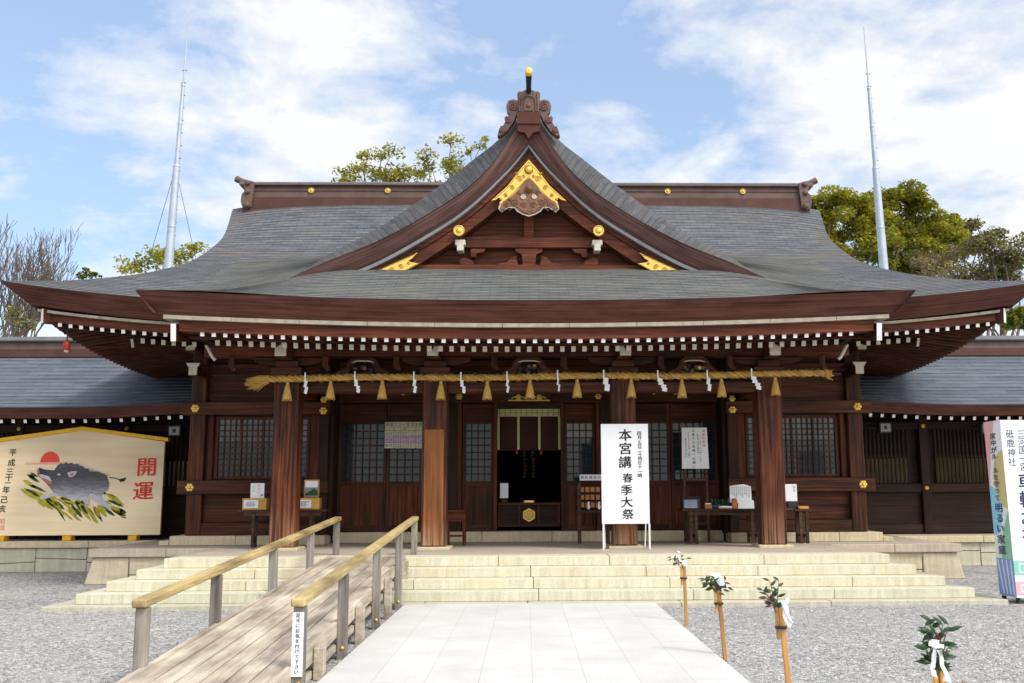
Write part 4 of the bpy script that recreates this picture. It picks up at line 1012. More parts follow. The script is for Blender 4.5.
for k in range(60):
    o = rope_c(5.25)+Vector((0, rr.uniform(-.06, .06), rr.uniform(-.06, .06)))
    mb.tube([o, o+Vector((rr.uniform(.05, .14), rr.uniform(-.03, .03), -rr.uniform(-.03, .10)))], [.014, .007], 'straw', 4)
for k in range(700):                               # loose straws
    x = rr.uniform(-4.5, 5.3); t = rr.uniform(0, 6.28); o = rope_c(x)+Vector((0, (.061)*math.cos(t), .061*math.sin(t)))
    mb.tube([o, o+Vector((rr.uniform(.03, .09), .02*math.cos(t), rr.uniform(-.02, .02)+.012*math.sin(t)))], [.004, .002], 'straw', 3)
mb.build('rope', rope)
def px_x(p): return (p-529.2)*.01765
tassel_src = None
for p in (290, 332.5, 383.5, 441.5, 487.5, 530, 577, 631, 681.8, 721.5, 775.6):
    x = px_x(p); c = rope_c(x)
    if tassel_src is None:
        mb = MB(); mb.lathe((x, c.y-.03, c.z), [(.022, -.06), (.030, -.10), (.034, -.14), (.055, -.22), (.080, -.34), (.082, -.37)], 'straw', 14)
        mb.lathe((x, c.y-.03, c.z), [(.036, -.125), (.039, -.135), (.036, -.145)], 'straw_dark', 12)
        for k in range(70):
            t = rr.uniform(0, 6.28); q = rr.uniform(.6, 1)
            mb.tube([(x+.03*math.cos(t)*q, c.y-.03+.03*math.sin(t)*q, c.z-.12), (x+.062*math.cos(t)*q, c.y-.03+.06*math.sin(t)*q, c.z-.25), (x+.086*math.cos(t)*q, c.y-.03+.086*math.sin(t)*q, c.z-.37-rr.uniform(0, .03))], .004, 'straw', 3, cap=False)
        tassel_src = mb.build('tassel', rope); tx0, tz0 = x, c.z
    else:
        o = tassel_src.copy(); COL.objects.link(o); o.parent = rope; o.location = (x-tx0, 0, c.z-tz0)
for i, p in enumerate((309, 358, 416, 462.5, 508, 558, 605, 659, 707.8, 753)):
    x = px_x(p); c = rope_c(x); mb = MB(); q = random.Random(i+9)
    tw = q.uniform(.25, 1.0) if i not in (6, 7, 9) else 1.0; z = c.z+.06; xx = x-.03*tw; y = c.y-.10
    mb.box(xx-.012, xx+.012, y-.004, y, z-.13, z+.03, 'paper_white'); z -= .10
    dirn = 1
    for k in range(4):                             # zigzag of folded paper
        w, h = .085*tw, .085; ox = .032*tw*k*(1 if i % 2 else .4)
        a = [(xx+ox, y-.006*k, z), (xx+ox+w, y-.03*(1-tw)-.006*k, z-.02), (xx+ox+w-.012, y-.03*(1-tw)-.006*k, z-h), (xx+ox-.012, y-.006*k, z-h+.02)]
        mb.face(a, 'paper_white'); mb.face([(px, py+.004, pz) for px, py, pz in a[::-1]], 'paper_white'); z -= .056; xx += .014*(1 if k % 2 else -1.2)
    mb.build('paper_streamer', rope)

# ================================================================== THINGS IN THE DOORWAY
bl = thing('bamboo_blind', 'rolled dark bamboo blind with pale green brocade bands in the central doorway', 'blind', (0, 20.5, 3.32))
mb = MB(); mb.box(-.64, .64, 20.50, 20.52, 2.49, 3.16, 'blind')
for k in range(40): z = 2.5+.0165*k; mb.tube([(-.63, 20.498, z), (.63, 20.498, z)], .005, 'blind', 4, cap=False)
mb.tube([(-.63, 20.50, 2.48), (.63, 20.50, 2.48)], .022, 'blind', 8); mb.build('blind', bl)
mb = MB(); mb.box(-.64, .64, 20.47, 20.495, 3.16, 3.315, 'brocade')
for k in range(12): x = -.60+.11*k; mb.box(x-.004, x+.004, 20.466, 20.47, 3.165, 3.31, 'grass_dark')
mb.box(-.64, .64, 20.466, 20.47, 3.235, 3.241, 'grass_dark'); mb.build('brocade_valance', bl)
for x in (-.625, -.215, .215, .625):
    mb = MB(); mb.box(x-.022, x+.022, 20.47, 20.49, 2.48, 3.158, 'brocade'); mb.build('brocade_band', bl)
for x in (-.25, .25):
    mb = MB(); mb.lathe((x, 20.46, 2.44), [(.012, .05), (.035, .03), (.03, -.02), (.04, -.06)], 'red_lamp', 10); mb.build('tassel', bl)
ob = thing('offertory_box', 'dark wooden offertory box with a gilt hexagon crest in the open doorway', 'offertory box', (0, 20.6, .846))
mb = MB(); mb.box(-.635, .635, 20.36, 21.1, .93, 1.36, 'wood_dark'); mb.box(-.635, .635, 20.34, 20.36, .93, 1.0, 'wood_x')
for x in (-.60, -.2, .2, .60): mb.box(x-.03, x+.03, 20.345, 20.36, 1.0, 1.36, 'wood_z')
mb.build('body', ob, bevel=.005)
mb = MB(); mb.box(-.64, .64, 20.31, 20.42, 1.36, 1.41, 'wood_red_x')
for k in range(9): y = 20.46+.07*k; mb.box(-.62, .62, y, y+.03, 1.36, 1.39, 'wood_x')
mb.build('slatted_lid', ob, bevel=.004)
mb = MB(); hx = [(.135*math.sin(k*math.pi/3), 1.16+.135*math.cos(k*math.pi/3)) for k in range(6)]
mb.poly(hx, 20.325, 20.345, 'gold')
hi = [(.112*math.sin(k*math.pi/3), 1.16+.112*math.cos(k*math.pi/3)) for k in range(6)]; mb.poly(hi, 20.322, 20.325, 'yellow_wood')
for a, b in (((-.05, 1.21), (.05, 1.21)), ((0, 1.24), (0, 1.10)), ((-.07, 1.16), (.07, 1.16)), ((-.06, 1.10), (.06, 1.10)), ((-.05, 1.21), (-.07, 1.12)), ((.05, 1.21), (.03, 1.13))):
    mb.bar((a[0], 20.318, a[1]), (b[0], 20.318, b[1]), .012, .014, 'gold', up=(0, -1, 0))
mb.build('crest', ob)
mb = MB(); mb.box(-.10, .10, 20.36, 20.5, 1.411, 1.45, 'gold'); tag(mb.build('brass_tray', loc=(0, 20.4, 1.411)), 'small brass tray lying on top of the offertory box', 'tray')
nt_ = thing('paper_notice', 'white paper notice on a small red stand atop the offertory box', 'notice', (-.50, 20.37, 1.41))
mb = MB(); mb.poly([(-.585, 1.50), (-.42, 1.50), (-.42, 1.80), (-.585, 1.80)], 20.37, 20.378, 'paper_white'); mb.build('sheet', nt_)
mb = MB(); mb.box(-.56, -.44, 20.35, 20.42, 1.411, 1.50, 'wood_red_x'); mb.build('stand', nt_, bevel=.004)
al = thing('altar_hanging', 'pair of gilt hanging ornaments glimmering deep in the dark hall', 'ornament', (0, 24.5, 2.0))
for x in (-.10, .11):
    mb = MB(); rr = random.Random(5)
    for k in range(9): mb.lathe((x+rr.uniform(-.015, .015), 24.5, 2.0+.085*k), [(.03, -.035), (.055, 0), (.03, .035)], 'gold', 8)
    mb.build('pendant', al)
cr = thing('gilt_hanger', 'gilt metal hanger with two round crests above the central doorway', 'hanger', (0, 20.0, 3.5))
mb = MB(); mb.box(-.42, .42, 20.05, 20.1, 3.44, 3.465, 'gold'); mb.box(-.42, .42, 20.06, 20.16, 3.465, 3.60, 'dark_metal'); mb.build('rail', cr)
for x in (-.21, .21):
    mb = MB(); disc_crest(mb, x, 20.04, 3.51, .06); mb.tube([(x-.14, 20.05, 3.49), (x-.08, 20.04, 3.53), (x, 20.04, 3.47), (x+.08, 20.04, 3.53), (x+.14, 20.05, 3.49)], .012, 'gold', 6); mb.build('crest', cr)

# ================================================================== PORCH FURNITURE AND SIGNS
RV, UV_ = Vector((1, 0, 0)), Vector((0, 0, 1))
sb = thing('standing_signboard', 'tall white standing signboard with black brush calligraphy before the third column', 'signboard', (1.64, 17.18, PZ))
ST = .012                                          # slight backward lean
mb = MB(); mb.box(1.235, 2.05, 17.15, 17.19, 1.065, 2.765, 'sign_white'); mb.build('board', sb, bevel=.004)
for x in (1.245, 2.03):
    mb = MB(); mb.box(x, x+.028, 17.155, 17.195, PZ, 1.063, 'white_paint'); mb.build('leg', sb)
mb = MB(); mb.bar((1.26, 17.21, 1.9), (1.30, 17.395, PZ+.02), .02, .02, 'white_paint'); mb.bar((2.03, 17.21, 1.9), (1.99, 17.395, PZ+.02), .02, .02, 'white_paint'); mb.build('rear_strut', sb)
random.seed(11)
for txt, top, sz, pitch, sx in (('本宮講', (1.655, 17.146, 2.575), .215, .232, 1.08), ('春季大祭', (1.675, 17.146, 1.84), .18, .204, 1.12), ('四月七日二十四日十一時', (1.90, 17.146, 2.60), .078, .072, 1)):
    mb = MB(); mb.vtext(txt, top, RV, UV_, sz, pitch, 'ink', .08, sx, 5 if sz > .1 else 3); mb.build('lettering', sb)

# schedule notice hung on the door lattice
sc = thing('schedule_notice', 'cream notice with a ruled table and a lilac row hung on the left doors', 'notice', (-2.52, 20.15, 2.5))
mb = MB(); mb.box(-2.905, -2.125, 20.15, 20.165, 2.50, 3.03, 'aged_white'); mb.build('board', sc)
mb = MB(); mb.box(-2.90, -2.13, 20.146, 20.149, 2.62, 2.735, 'lilac'); mb.box(-2.90, -2.13, 20.146, 20.149, 2.865, 2.93, 'brocade'); mb.build('coloured_row', sc)
mb = MB(); yt = 20.144
for z in (2.62, 2.735, 2.86, 2.93): mb.box(-2.90, -2.13, yt, yt+.002, z-.003, z+.003, 'ink')
for x in (-2.72, -2.58, -2.28): mb.box(x-.003, x+.003, yt, yt+.002, 2.50, 2.93, 'ink')
for k, ch in enumerate('平成三十一年厄年表'): mb.glyph(ch, (-2.85+.083*k, yt, 2.98), RV, UV_, .068, 'ink')
mb.glyph('男', (-2.51, yt, 2.897), RV, UV_, .05, 'ink')
for z, a, b in ((2.795, '前', '厄'), (2.677, '本', '厄'), (2.56, '後', '厄')):
    mb.glyph(a, (-2.86, yt, z), RV, UV_, .052, 'ink'); mb.glyph(b, (-2.775, yt, z), RV, UV_, .052, 'ink')
    for zz in (z+.027, z-.027):
        for x in (-2.68, -2.63, -2.53, -2.48, -2.43, -2.37, -2.32, -2.22, -2.17): mb.glyph(random.choice('四月七日二十年生'.replace('生', '')), (x, yt, zz), RV, UV_, .035, 'ink')
mb.build('lettering', sc)

ea = thing('easel_notice', 'grey white notice sheet on a dark wooden easel left of the right table', 'easel', (3.25, 19.75, PZ))
mb = MB(); mb.poly([(3.005, 2.055), (3.54, 2.055), (3.515, 2.86), (3.02, 2.86)], 19.60, 19.615, 'sign_white'); mb.build('sheet', ea)
mb = MB(); yt = 19.596
mb.vtext('お参りの皆様へお願い', (3.245, yt, 2.80), RV, UV_, .066, .078, 'ink', .02)
for k, (x, tx, z, c) in enumerate(((3.45, '初穂料奉納', 2.79, 'red_paint'), (3.38, '二礼二拍手一礼お願いします', 2.72, 'ink'), (3.33, '御祈祷の受付案内所', 2.72, 'ink'), (3.15, '申込お参りの皆様へお願い', 2.76, 'ink'), (3.09, '御祈祷受付申込案内', 2.64, 'ink'))):
    mb.vtext(tx, (x, yt, z), RV, UV_, .036 if k else .06, .044 if k else .07, c, .02)
mb.build('lettering', ea)
for x, x2 in ((3.06, 3.04), (3.48, 3.50)):
    mb = MB(); mb.bar((x2, 19.62, PZ), (x, 19.66, 2.6), .05, .04, 'table_wood', up=(0, 1, 0)); mb.build('leg', ea)
mb = MB(); mb.bar((3.05, 19.63, 1.85), (3.49, 19.63, 1.85), .04, .05, 'table_wood'); mb.bar((3.05, 19.63, 1.0), (3.49, 19.63, 1.0), .04, .05, 'table_wood'); mb.build('cross_bar', ea)

def table(name, label, x0, x1, y0, y1, zt, legs, group=None):
    t = thing(name, label, 'table', ((x0+x1)/2, (y0+y1)/2, PZ), group)
    mb = MB(); mb.box(x0, x1, y0, y1, zt-.035, zt, 'table_wood'); mb.build('tabletop', t, bevel=.005)
    for lx in legs:
        for ly in (y0+.06, y1-.08):
            mb = MB(); mb.box(lx-.028, lx+.028, ly-.025, ly+.025, PZ, zt-.036, 'table_wood'); mb.build('leg', t)
    mb = MB(); mb.box(x0+.1, x1-.1, y0+.05, y0+.08, zt-.11, zt-.037, 'table_wood')
    for lx in legs: mb.box(lx-.02, lx+.02, y0+.09, y1-.11, PZ+.12, PZ+.17, 'table_wood')
    mb.build('apron', t)
    return t
table('narrow_table', 'narrow dark shelf table behind the leftmost porch column', -5.33, -3.72, 18.55, 18.85, 1.315, (-5.05, -4.0))
table('long_table', 'long dark wooden table with stationery beside the easel', 2.86, 4.95, 18.75, 19.25, 1.285, (3.02, 3.12, 4.18, 4.30))
table('side_table', 'short dark table partly behind the rightmost porch column', 4.98, 5.28, 18.80, 19.2, 1.27, (5.10, 5.22))

def display_box(x, w, z, label):
    d = thing('display_box', label, 'box', (x, 18.65, z))
    mb = MB(); mb.box(x-w/2, x+w/2, 18.62, 18.82, z, z+.21, 'yellow_wood'); mb.build('case', d, bevel=.005)
    mb = MB(); mb.box(x-w/2+.03, x+w/2-.15, 18.612, 18.619, z+.03, z+.175, 'paper_white'); mb.build('card', d)
    mb = MB(); rr = random.Random(int(x*7)); 
    for k in range(5): mb.box(x-w/2+.05+rr.uniform(0, .02), x-w/2+.05+rr.uniform(.09, .2), 18.609, 18.6115, z+.05+.022*k, z+.058+.022*k, 'ink' if k else 'lilac')
    mb.build('print', d)
display_box(-5.05, .44, 1.315, 'pale wooden box with a printed card, left of the leftmost column on the narrow table')
display_box(-4.06, .40, 1.315, 'pale wooden box with a printed card, right of the leftmost column on the narrow table')
cd = thing('upright_card', 'white upright card with purple writing standing on the left wooden box', 'card', (-4.93, 18.72, 1.525))
mb = MB(); mb.box(-5.15, -4.90, 18.70, 18.715, 1.526, 1.80, 'paper_white'); mb.build('sheet', cd)
mb = MB(); mb.vtext('初穂料', (-5.0, 18.697, 1.76), RV, UV_, .06, .065, 'lilac', .03); mb.vtext('受付所', (-5.09, 18.697, 1.74), RV, UV_, .03, .04, 'ink'); mb.box(-4.96, -4.92, 18.696, 18.699, 1.56, 1.60, 'violet'); mb.build('lettering', cd)
pf = thing('picture_frame', 'wood framed landscape picture standing on the right wooden box', 'picture', (-4.030, 18.72, 1.525))
mb = MB(); mb.box(-4.170, -3.890, 18.70, 18.73, 1.526, 1.86, 'yellow_wood'); mb.build('frame', pf, bevel=.004)
mb = MB(); mb.box(-4.145, -3.915, 18.694, 18.699, 1.552, 1.835, 'photo_glass')
mb.poly([(-4.145, 1.60), (-4.080, 1.64), (-4.030, 1.66), (-3.980, 1.70), (-3.940, 1.67), (-3.915, 1.66), (-3.915, 1.57), (-4.145, 1.57)], 18.691, 18.694, 'grass_dark')
mb.box(-4.145, -3.915, 18.6905, 18.6938, 1.72, 1.835, 'paper_white'); mb.build('picture', pf)

# long table stationery
pr = thing('card_reader', 'black machine with a pale front panel at the left end of the long table', 'machine', (3.05, 18.95, 1.285))
mb = MB(); mb.box(2.88, 3.22, 18.86, 19.1, 1.286, 1.49, 'dark_metal'); mb.box(2.86, 3.24, 18.84, 19.12, 1.49, 1.515, 'dark_metal'); mb.build('body', pr, bevel=.01)
mb = MB(); mb.box(2.91, 3.16, 18.852, 18.859, 1.30, 1.455, 'photo_glass'); mb.build('panel', pr)
pp = thing('potted_plant', 'small green plant in a dark blue pot on the long table', 'plant', (3.60, 18.95, 1.285))
mb = MB(); mb.box(3.44, 3.78, 18.88, 19.02, 1.286, 1.36, 'navy_ink'); mb.build('pot', pp, bevel=.01)
def leaf(mb, o, d, ln, w, mat, nrm=None):
    o = Vector(o); d = Vector(d).normalized(); n = Vector(nrm) if nrm else Vector((random.uniform(-1, 1), random.uniform(-1, 1), 1))
    r = d.cross(n)
    if r.length < 1e-4: r = d.orthogonal()
    r.normalize(); n = r.cross(d).normalized()
    L = [o+d*ln*t+n*ln*b for t, b in ((0, 0), (.3, .05), (.65, .04), (1, -.06))]
    ws = (.12, 1, .8, 0)
    pts = [p+r*w*q/2-n*w*.12*q for p, q in zip(L, ws)]; pts2 = [p-r*w*q/2-n*w*.12*q for p, q in zip(L, ws)]
    for k in range(3): 
        mb.raw([pts[k], L[k]+n*0, L[k+1], pts[k+1]], [(0,1,2,3)], mat, True); mb.raw([L[k], pts2[k], pts2[k+1], L[k+1]], [(0,1,2,3)], mat, True)
random.seed(21); mb = MB()
for k in range(90): leaf(mb, (random.uniform(3.46, 3.76), random.uniform(18.9, 19.0), 1.36), (random.uniform(-.6, .6), random.uniform(-.6, .3), 1), random.uniform(.07, .14), .03, 'leaf_dark')
mb.build('foliage', pp)
dh = thing('document_stand', 'white document sheets leaning upright in a stand on the long table', 'documents', (3.98, 18.95, 1.285))
mb = MB(); mb.poly([(3.79, 1.40), (4.21, 1.36), (4.20, 1.70), (4.06, 1.745), (3.80, 1.71)], 18.93, 18.94, 'sign_white'); mb.poly([(3.93, 1.288), (4.24, 1.288), (4.23, 1.44), (3.94, 1.46)], 18.87, 18.88, 'paper_white'); mb.build('sheet', dh)
mb = MB()
for k in range(9): mb.vtext('受付申込案内所'[:5+k % 3], (3.84+.04*k, 18.927, 1.68), RV, UV_, .026, .03, 'ink')
mb.build('lettering', dh)
mb = MB(); mb.box(3.80, 4.22, 18.96, 19.02, 1.286, 1.55, 'table_wood'); mb.build('stand', dh)
for x, w, h, lab in ((3.37, .13, .085, 'small brown wooden tray left of the potted plant'), (3.87, .09, .17, 'small brown pen box left of the document stand'), (4.36, .16, .13, 'brown wooden box right of the document stand')):
    o = thing('wooden_box', lab, 'box', (x, 18.92, 1.285)); mb = MB(); mb.box(x-w/2, x+w/2, 18.86, 18.98, 1.286, 1.286+h, 'orange_tag'); mb.build('case', o, bevel=.004)
    mb = MB(); mb.box(x-w/2+.012, x+w/2-.012, 18.875, 18.965, 1.286+h+.001, 1.286+h+.02, 'dark_metal' if h > .1 else 'paper_white'); mb.build('filling', o)
sl_ = thing('paper_stack', 'low stack of white slips beside the potted plant', 'paper', (3.66, 18.83, 1.285)); mb = MB(); mb.box(3.56, 3.80, 18.79, 18.87, 1.286, 1.335, 'paper_white'); mb.build('slips', sl_); mb = MB(); mb.box(3.55, 3.81, 18.785, 18.79, 1.286, 1.31, 'orange_tag'); mb.build('tray', sl_)
wc = thing('upright_card', 'narrow white card on a black foot standing on the short side table', 'card', (5.06, 18.95, 1.27))
mb = MB(); mb.box(4.86, 5.08, 18.95, 18.96, 1.42, 1.74, 'sign_white'); mb.build('sheet', wc); mb = MB(); mb.box(4.9, 5.09, 18.93, 18.99, 1.271, 1.42, 'dark_metal'); mb.build('foot', wc)
mb = MB(); mb.vtext('受付', (5.03, 18.946, 1.68), RV, UV_, .05, .06, 'ink'); mb.build('lettering', wc)
wb = thing('wooden_block', 'pale orange wooden block lying on the short side table', 'block', (5.14, 18.9, 1.27)); mb = MB(); mb.box(5.06, 5.27, 18.84, 18.94, 1.271, 1.33, 'orange_tag'); mb.build('block', wb, bevel=.006)
mb = MB(); mb.box(5.09, 5.24, 18.834, 18.8395, 1.282, 1.32, 'yellow_wood'); mb.build('label_plate', wb)

# amulet rack
rk = thing('amulet_rack', 'dark rack of orange amulets with a white header left of the white signboard', 'rack', (1.15, 19.3, PZ))
for x in (.96, 1.50):
    mb = MB(); mb.box(x-.035, x+.035, 19.24, 19.30, PZ, 1.78, 'table_wood'); mb.build('leg', rk)
mb = MB(); mb.box(.90, 1.56, 19.22, 19.40, 1.22, 1.26, 'table_wood'); mb.box(.90, 1.56, 19.34, 19.38, 1.26, 1.80, 'wood_dark')
for z in (1.42, 1.56, 1.70): mb.box(.93, 1.53, 19.28, 19.335, z, z+.018, 'table_wood')
mb.build('shelf', rk)
mb = MB(); mb.box(.97, 1.56, 19.20, 19.22, 1.83, 1.94, 'sign_white'); mb.build('header', rk)
mb = MB()
for k, ch in enumerate('御祈祷受付案内'): mb.glyph(ch, (1.02+.08*k, 19.196, 1.885), RV, UV_, .07, 'ink')
mb.build('lettering', rk)
rr = random.Random(4)
for z in (1.375, 1.52, 1.665):
    for k in range(6):
        x = .98+.10*k; mb = MB(); mb.box(x, x+.075, 19.262, 19.275, z-.055, z+.035, 'orange_tag'); mb.build('amulet', rk)
for x in (1.12, 1.32, 1.42):
    mb = MB(); mb.poly([(x, 1.29), (x+.03, 1.28), (x+.05, 1.33), (x+.03, 1.38), (x+.045, 1.42), (x+.01, 1.43), (x-.005, 1.36)], 19.235, 19.245, 'paper_white'); mb.build('paper_knot', rk)

# stool beside the second column
st = thing('wooden_stool', 'reddish wooden stool standing behind the second porch column', 'stool', (-1.33, 18.9, PZ))
mb = MB(); mb.box(-1.55, -1.17, 18.7, 19.1, 1.24, 1.29, 'wood_red_x'); mb.box(-1.54, -1.18, 18.72, 19.08, 1.08, 1.24, 'wood_red_x'); mb.build('seat', st, bevel=.006)
for x in (-1.52, -1.21):
    for y in (18.74, 19.05):
        mb = MB(); mb.box(x-.025, x+.025, y-.02, y+.02, PZ, 1.08, 'wood_red_z'); mb.build('leg', st)
mb = MB(); mb.box(-1.50, -1.23, 18.73, 18.75, .80, .84, 'wood_red_x'); mb.build('stretcher', st)

# ================================================================== PAINTED BOARD
em = thing('votive_board', 'huge pale wooden votive board painted with a charging boar and a red sun', 'votive board', (-9.75, 22.0, PZ))
def E_(cx, cy): return (-11.465+cx/5.465*.02165, .745+(116-cy/5.465)*.0214)
def EP(pts): return [E_(*p) for p in pts]
mb = MB(); mb.poly(EP([(-20, 632), (890, 632), (890, 122), (440, 56), (-20, 122)]), 21.95, 22.02, 'pale_wood'); mb.build('board', em)
for a, b in (((-45, 116), (440, 48)), ((440, 48), (910, 112))):
    mb = MB(); (x0, z0), (x1, z1) = E_(*a), E_(*b)
    mb.poly([(x0, z0-.035), (x1, z1-.035), (x1, z1+.04), (x0, z0+.04)], 21.90, 22.06, 'yellow_trim'); mb.build('roof_trim', em)
for cx in (40, 397, 748):
    x, z = E_(cx, 632); mb = MB(); mb.box(x-.09, x+.09, 21.88, 22.1, PZ, .744, 'yellow_trim'); mb.build('foot', em, bevel=.005)
bx = [0]
def paint(mb, pts, mat, lv): mb.poly(EP(pts), 21.95-.0016*(lv+1), 21.95-.0016*lv-.0004, mat)
mb = MB(); random.seed(8)
paint(mb, [(272+54*math.cos(math.pi*k/20), 238-64*math.sin(math.pi*k/20)) for k in range(21)], 'sun_red', 0)
paint(mb, [(135, 236), (375, 232), (335, 246), (140, 246)], 'sun_pink', 1); mb.build('painted_sun', em)
mb = MB()
blades = [(150, 298, 225, 345, 'd'), (145, 342, 270, 400, 'd'), (140, 372, 260, 450, 'd'), (170, 395, 310, 490, 'y'), (230, 430, 310, 495, 'y'), (255, 430, 345, 500, 'd'), (300, 440, 380, 560, 'd'), (280, 425, 350, 480, 'y'), (330, 430, 420, 500, 'y'),
  (350, 440, 470, 470, 'y'), (380, 470, 450, 555, 'd'), (375, 490, 470, 560, 'y'), (430, 450, 520, 560, 'y'), (420, 480, 470, 540, 'd'), (470, 470, 560, 570, 'y'), (520, 470, 580, 565, 'd'), (500, 500, 550, 570, 'y'), (560, 470, 640, 530, 'd'), (550, 480, 600, 535, 'y'),
  (590, 410, 690, 470, 'y'), (600, 440, 690, 480, 'd'), (610, 480, 705, 540, 'y'), (630, 480, 700, 525, 'd'), (580, 405, 640, 430, 'y'), (200, 390, 290, 440, 'y'), (640, 500, 706, 545, 'd'), (340, 425, 400, 450, 'd'), (440, 445, 500, 470, 'd'), (270, 410, 330, 440, 'y')]
extra = []
for (x0, y0, x1, y1, c) in blades:
    for k in range(2):
        f = random.uniform(.45, .8); ox, oy = random.uniform(-22, 22), random.uniform(-12, 12); extra.append((x0+ox, y0+oy, x0+ox+(x1-x0)*f+random.uniform(-10, 10), y0+oy+(y1-y0)*f, random.choice('dyy')))
for k, (x0, y0, x1, y1, c) in enumerate(blades+extra):
    dx, dy = x1-x0, y1-y0; l = math.hypot(dx, dy); nx, ny = -dy/l, dx/l; w = random.uniform(5, 9.5)
    paint(mb, [(x0, y0), (x0+dx*.3+nx*w, y0+dy*.3+ny*w), (x0+dx*.7+nx*w, y0+dy*.7+ny*w), (x1, y1), (x0+dx*.7-nx*w, y0+dy*.7-ny*w), (x0+dx*.3-nx*w, y0+dy*.3-ny*w)], 'grass_dark' if c == 'd' else 'grass_yellow', k % 5)
mb.build('painted_grass', em)
mb = MB()
body = [(205, 275), (218, 262), (250, 274), (300, 278), (316, 250), (335, 238), (345, 246), (362, 234), (374, 243), (392, 235), (402, 246), (424, 240), (430, 252), (452, 256), (462, 268), (485, 270), (492, 285), (540, 287), (585, 308), (602, 350), (597, 385), (572, 405), (560, 425), (505, 405), (480, 436), (430, 440), (370, 425), (330, 415), (300, 395), (265, 352), (235, 325), (212, 306)]
paint(mb, [(400, 372), (340, 385), (300, 402), (240, 415), (230, 432), (250, 437), (310, 418), (380, 398)], 'boar_light', 5)
paint(mb, [(495, 398), (560, 398), (578, 440), (617, 476), (610, 492), (570, 472), (530, 450), (500, 428)], 'boar_light', 5)
paint(mb, [(452, 436), (502, 430), (500, 464), (480, 470), (470, 450)], 'boar_light', 5)
paint(mb, body, 'boar_paint', 6)
for k in range(46):                                # bristles along the back
    t = k/45; x0 = 316+270*t; y0 = (252-8*math.sin(t*9)) if t < .35 else 245+(t-.35)*85
    paint(mb, [(x0, y0+14), (x0+5, y0+12), (x0+16+random.uniform(-4, 8), y0-4-random.uniform(0, 8)*(1 if t < .6 else .2))], 'boar_dark', 7)
paint(mb, [(215, 300), (240, 300), (275, 312), (290, 335), (265, 345), (238, 325)], 'boar_light', 9)
paint(mb, [(372, 292), (395, 285), (424, 283), (418, 300), (402, 314), (384, 316)], 'boar_light', 9); paint(mb, [(385, 296), (414, 290), (402, 308), (390, 310)], 'snout', 10)
paint(mb, [(318, 300), (328, 295), (338, 302), (328, 308)], 'white_paint', 9); paint(mb, [(325, 299), (331, 299), (331, 305), (325, 305)], 'ink', 10)
paint(mb, [(232, 318), (255, 322), (285, 338), (298, 352), (280, 352), (255, 338)], 'snout', 10); paint(mb, [(205, 276), (215, 266), (222, 290), (214, 302)], 'snout', 10)
for q in ((240, 275, 232, 300), (255, 278, 246, 304), (225, 270, 222, 295)):
    paint(mb, [(q[0], q[1]), (q[0]+4, q[1]), (q[2]+4, q[3]), (q[2], q[3])], 'ink', 11)
tail = [(600, 318), (630, 322), (655, 330), (690, 322)]
for (a, b) in zip(tail, tail[1:]): paint(mb, [(a[0], a[1]-3), (b[0], b[1]-3), (b[0], b[1]+3), (a[0], a[1]+3)], 'boar_dark', 6)
paint(mb, [(652, 330), (693, 320), (685, 338), (662, 344)], 'ink', 7)
mb.build('painted_boar', em)
mb = MB(); yt = 21.944
for ch, cx, cy in zip('平成三十一年己亥', (68, 65, 60, 57, 53, 48, 42, 36), (180, 235, 284, 316, 345, 383, 437, 487)):
    x, z = E_(cx, cy); mb.glyph(ch, (x, yt, z), RV, UV_, .165 if ch not in '一' else .14, 'ink', 0, 1, 4)
mb.build('year_lettering', em); mb = MB()
for ch, cx, cy in (('開', 800, 262), ('運', 788, 392)):
    x, z = E_(cx, cy); mb.glyph(ch, (x, yt, z), RV, UV_, .42, 'red_paint', 0, 1.08, 5)
mb.build('red_lettering', em); mb = MB(); x, z = E_(22, 570)
for a, b, c, d in ((-.12, .12, .10, .115), (-.12, .12, -.115, -.10), (-.12, -.105, -.115, .115), (.105, .12, -.115, .115), (-.006, .006, -.10, .10)): mb.box(x+a, x+b, yt-.001, yt, z+c, z+d, 'sun_pink')
for k, ch in enumerate('奉納神社'): mb.glyph(ch, (x+(.055 if k < 2 else -.055), yt, z+(.05 if k % 2 == 0 else -.05)), RV, UV_, .095, 'sun_pink')
mb.build('seal_stamp', em)

# wall lamps
def lamp_box(label, x, y, z):
    t = thing('wall_lamp', label, 'lamp', (x, y, z), 'box lamps on the corridor walls')
    mb = MB(); mb.box(x-.14, x+.14, y-.12, y+.1, z-.12, z+.13, 'dark_metal'); mb.build('housing', t, bevel=.01)
    mb = MB(); mb.box(x-.11, x+.11, y-.128, y-.121, z-.09, z+.09, 'lantern_grey'); mb.build('panel', t)
    mb = MB(); mb.box(x-.035, x+.035, y-.134, y-.129, z-.04, z+.04, 'dark_metal'); mb.build('bulb_guard', t)
    mb = MB(); mb.box(x-.02, x+.02, y+.101, y+.6, z+.06, z+.1, 'dark_metal'); mb.build('bracket', t)
    return t
lp = lamp_box('small box lamp between the painted board and the corner column', -7.83, 22.3, 3.0)
copy_thing(lp, (8.02, 22.3, 3.02), 'small box lamp on the right corridor beside the corner column')
copy_thing(lp, (10.33, 22.3, 3.0), 'small box lamp on the right corridor beside the printed pillar')
rb = thing('hanging_bell', 'small red bell lamp hanging from the left corner of the eaves', 'bell', (-8.26, 17.75, 4.15))
mb = MB(); mb.lathe((-8.26, 17.75, 4.15), [(.055, 0), (.066, .03), (.06, .12), (.042, .17), (.015, .19)], 'red_lamp', 14); mb.build('shade', rb)
mb = MB(); mb.tube([(-8.26, 17.75, 4.33), (-8.26, 17.75, 4.62)], .012, 'dark_metal', 6); mb.build('cord', rb)
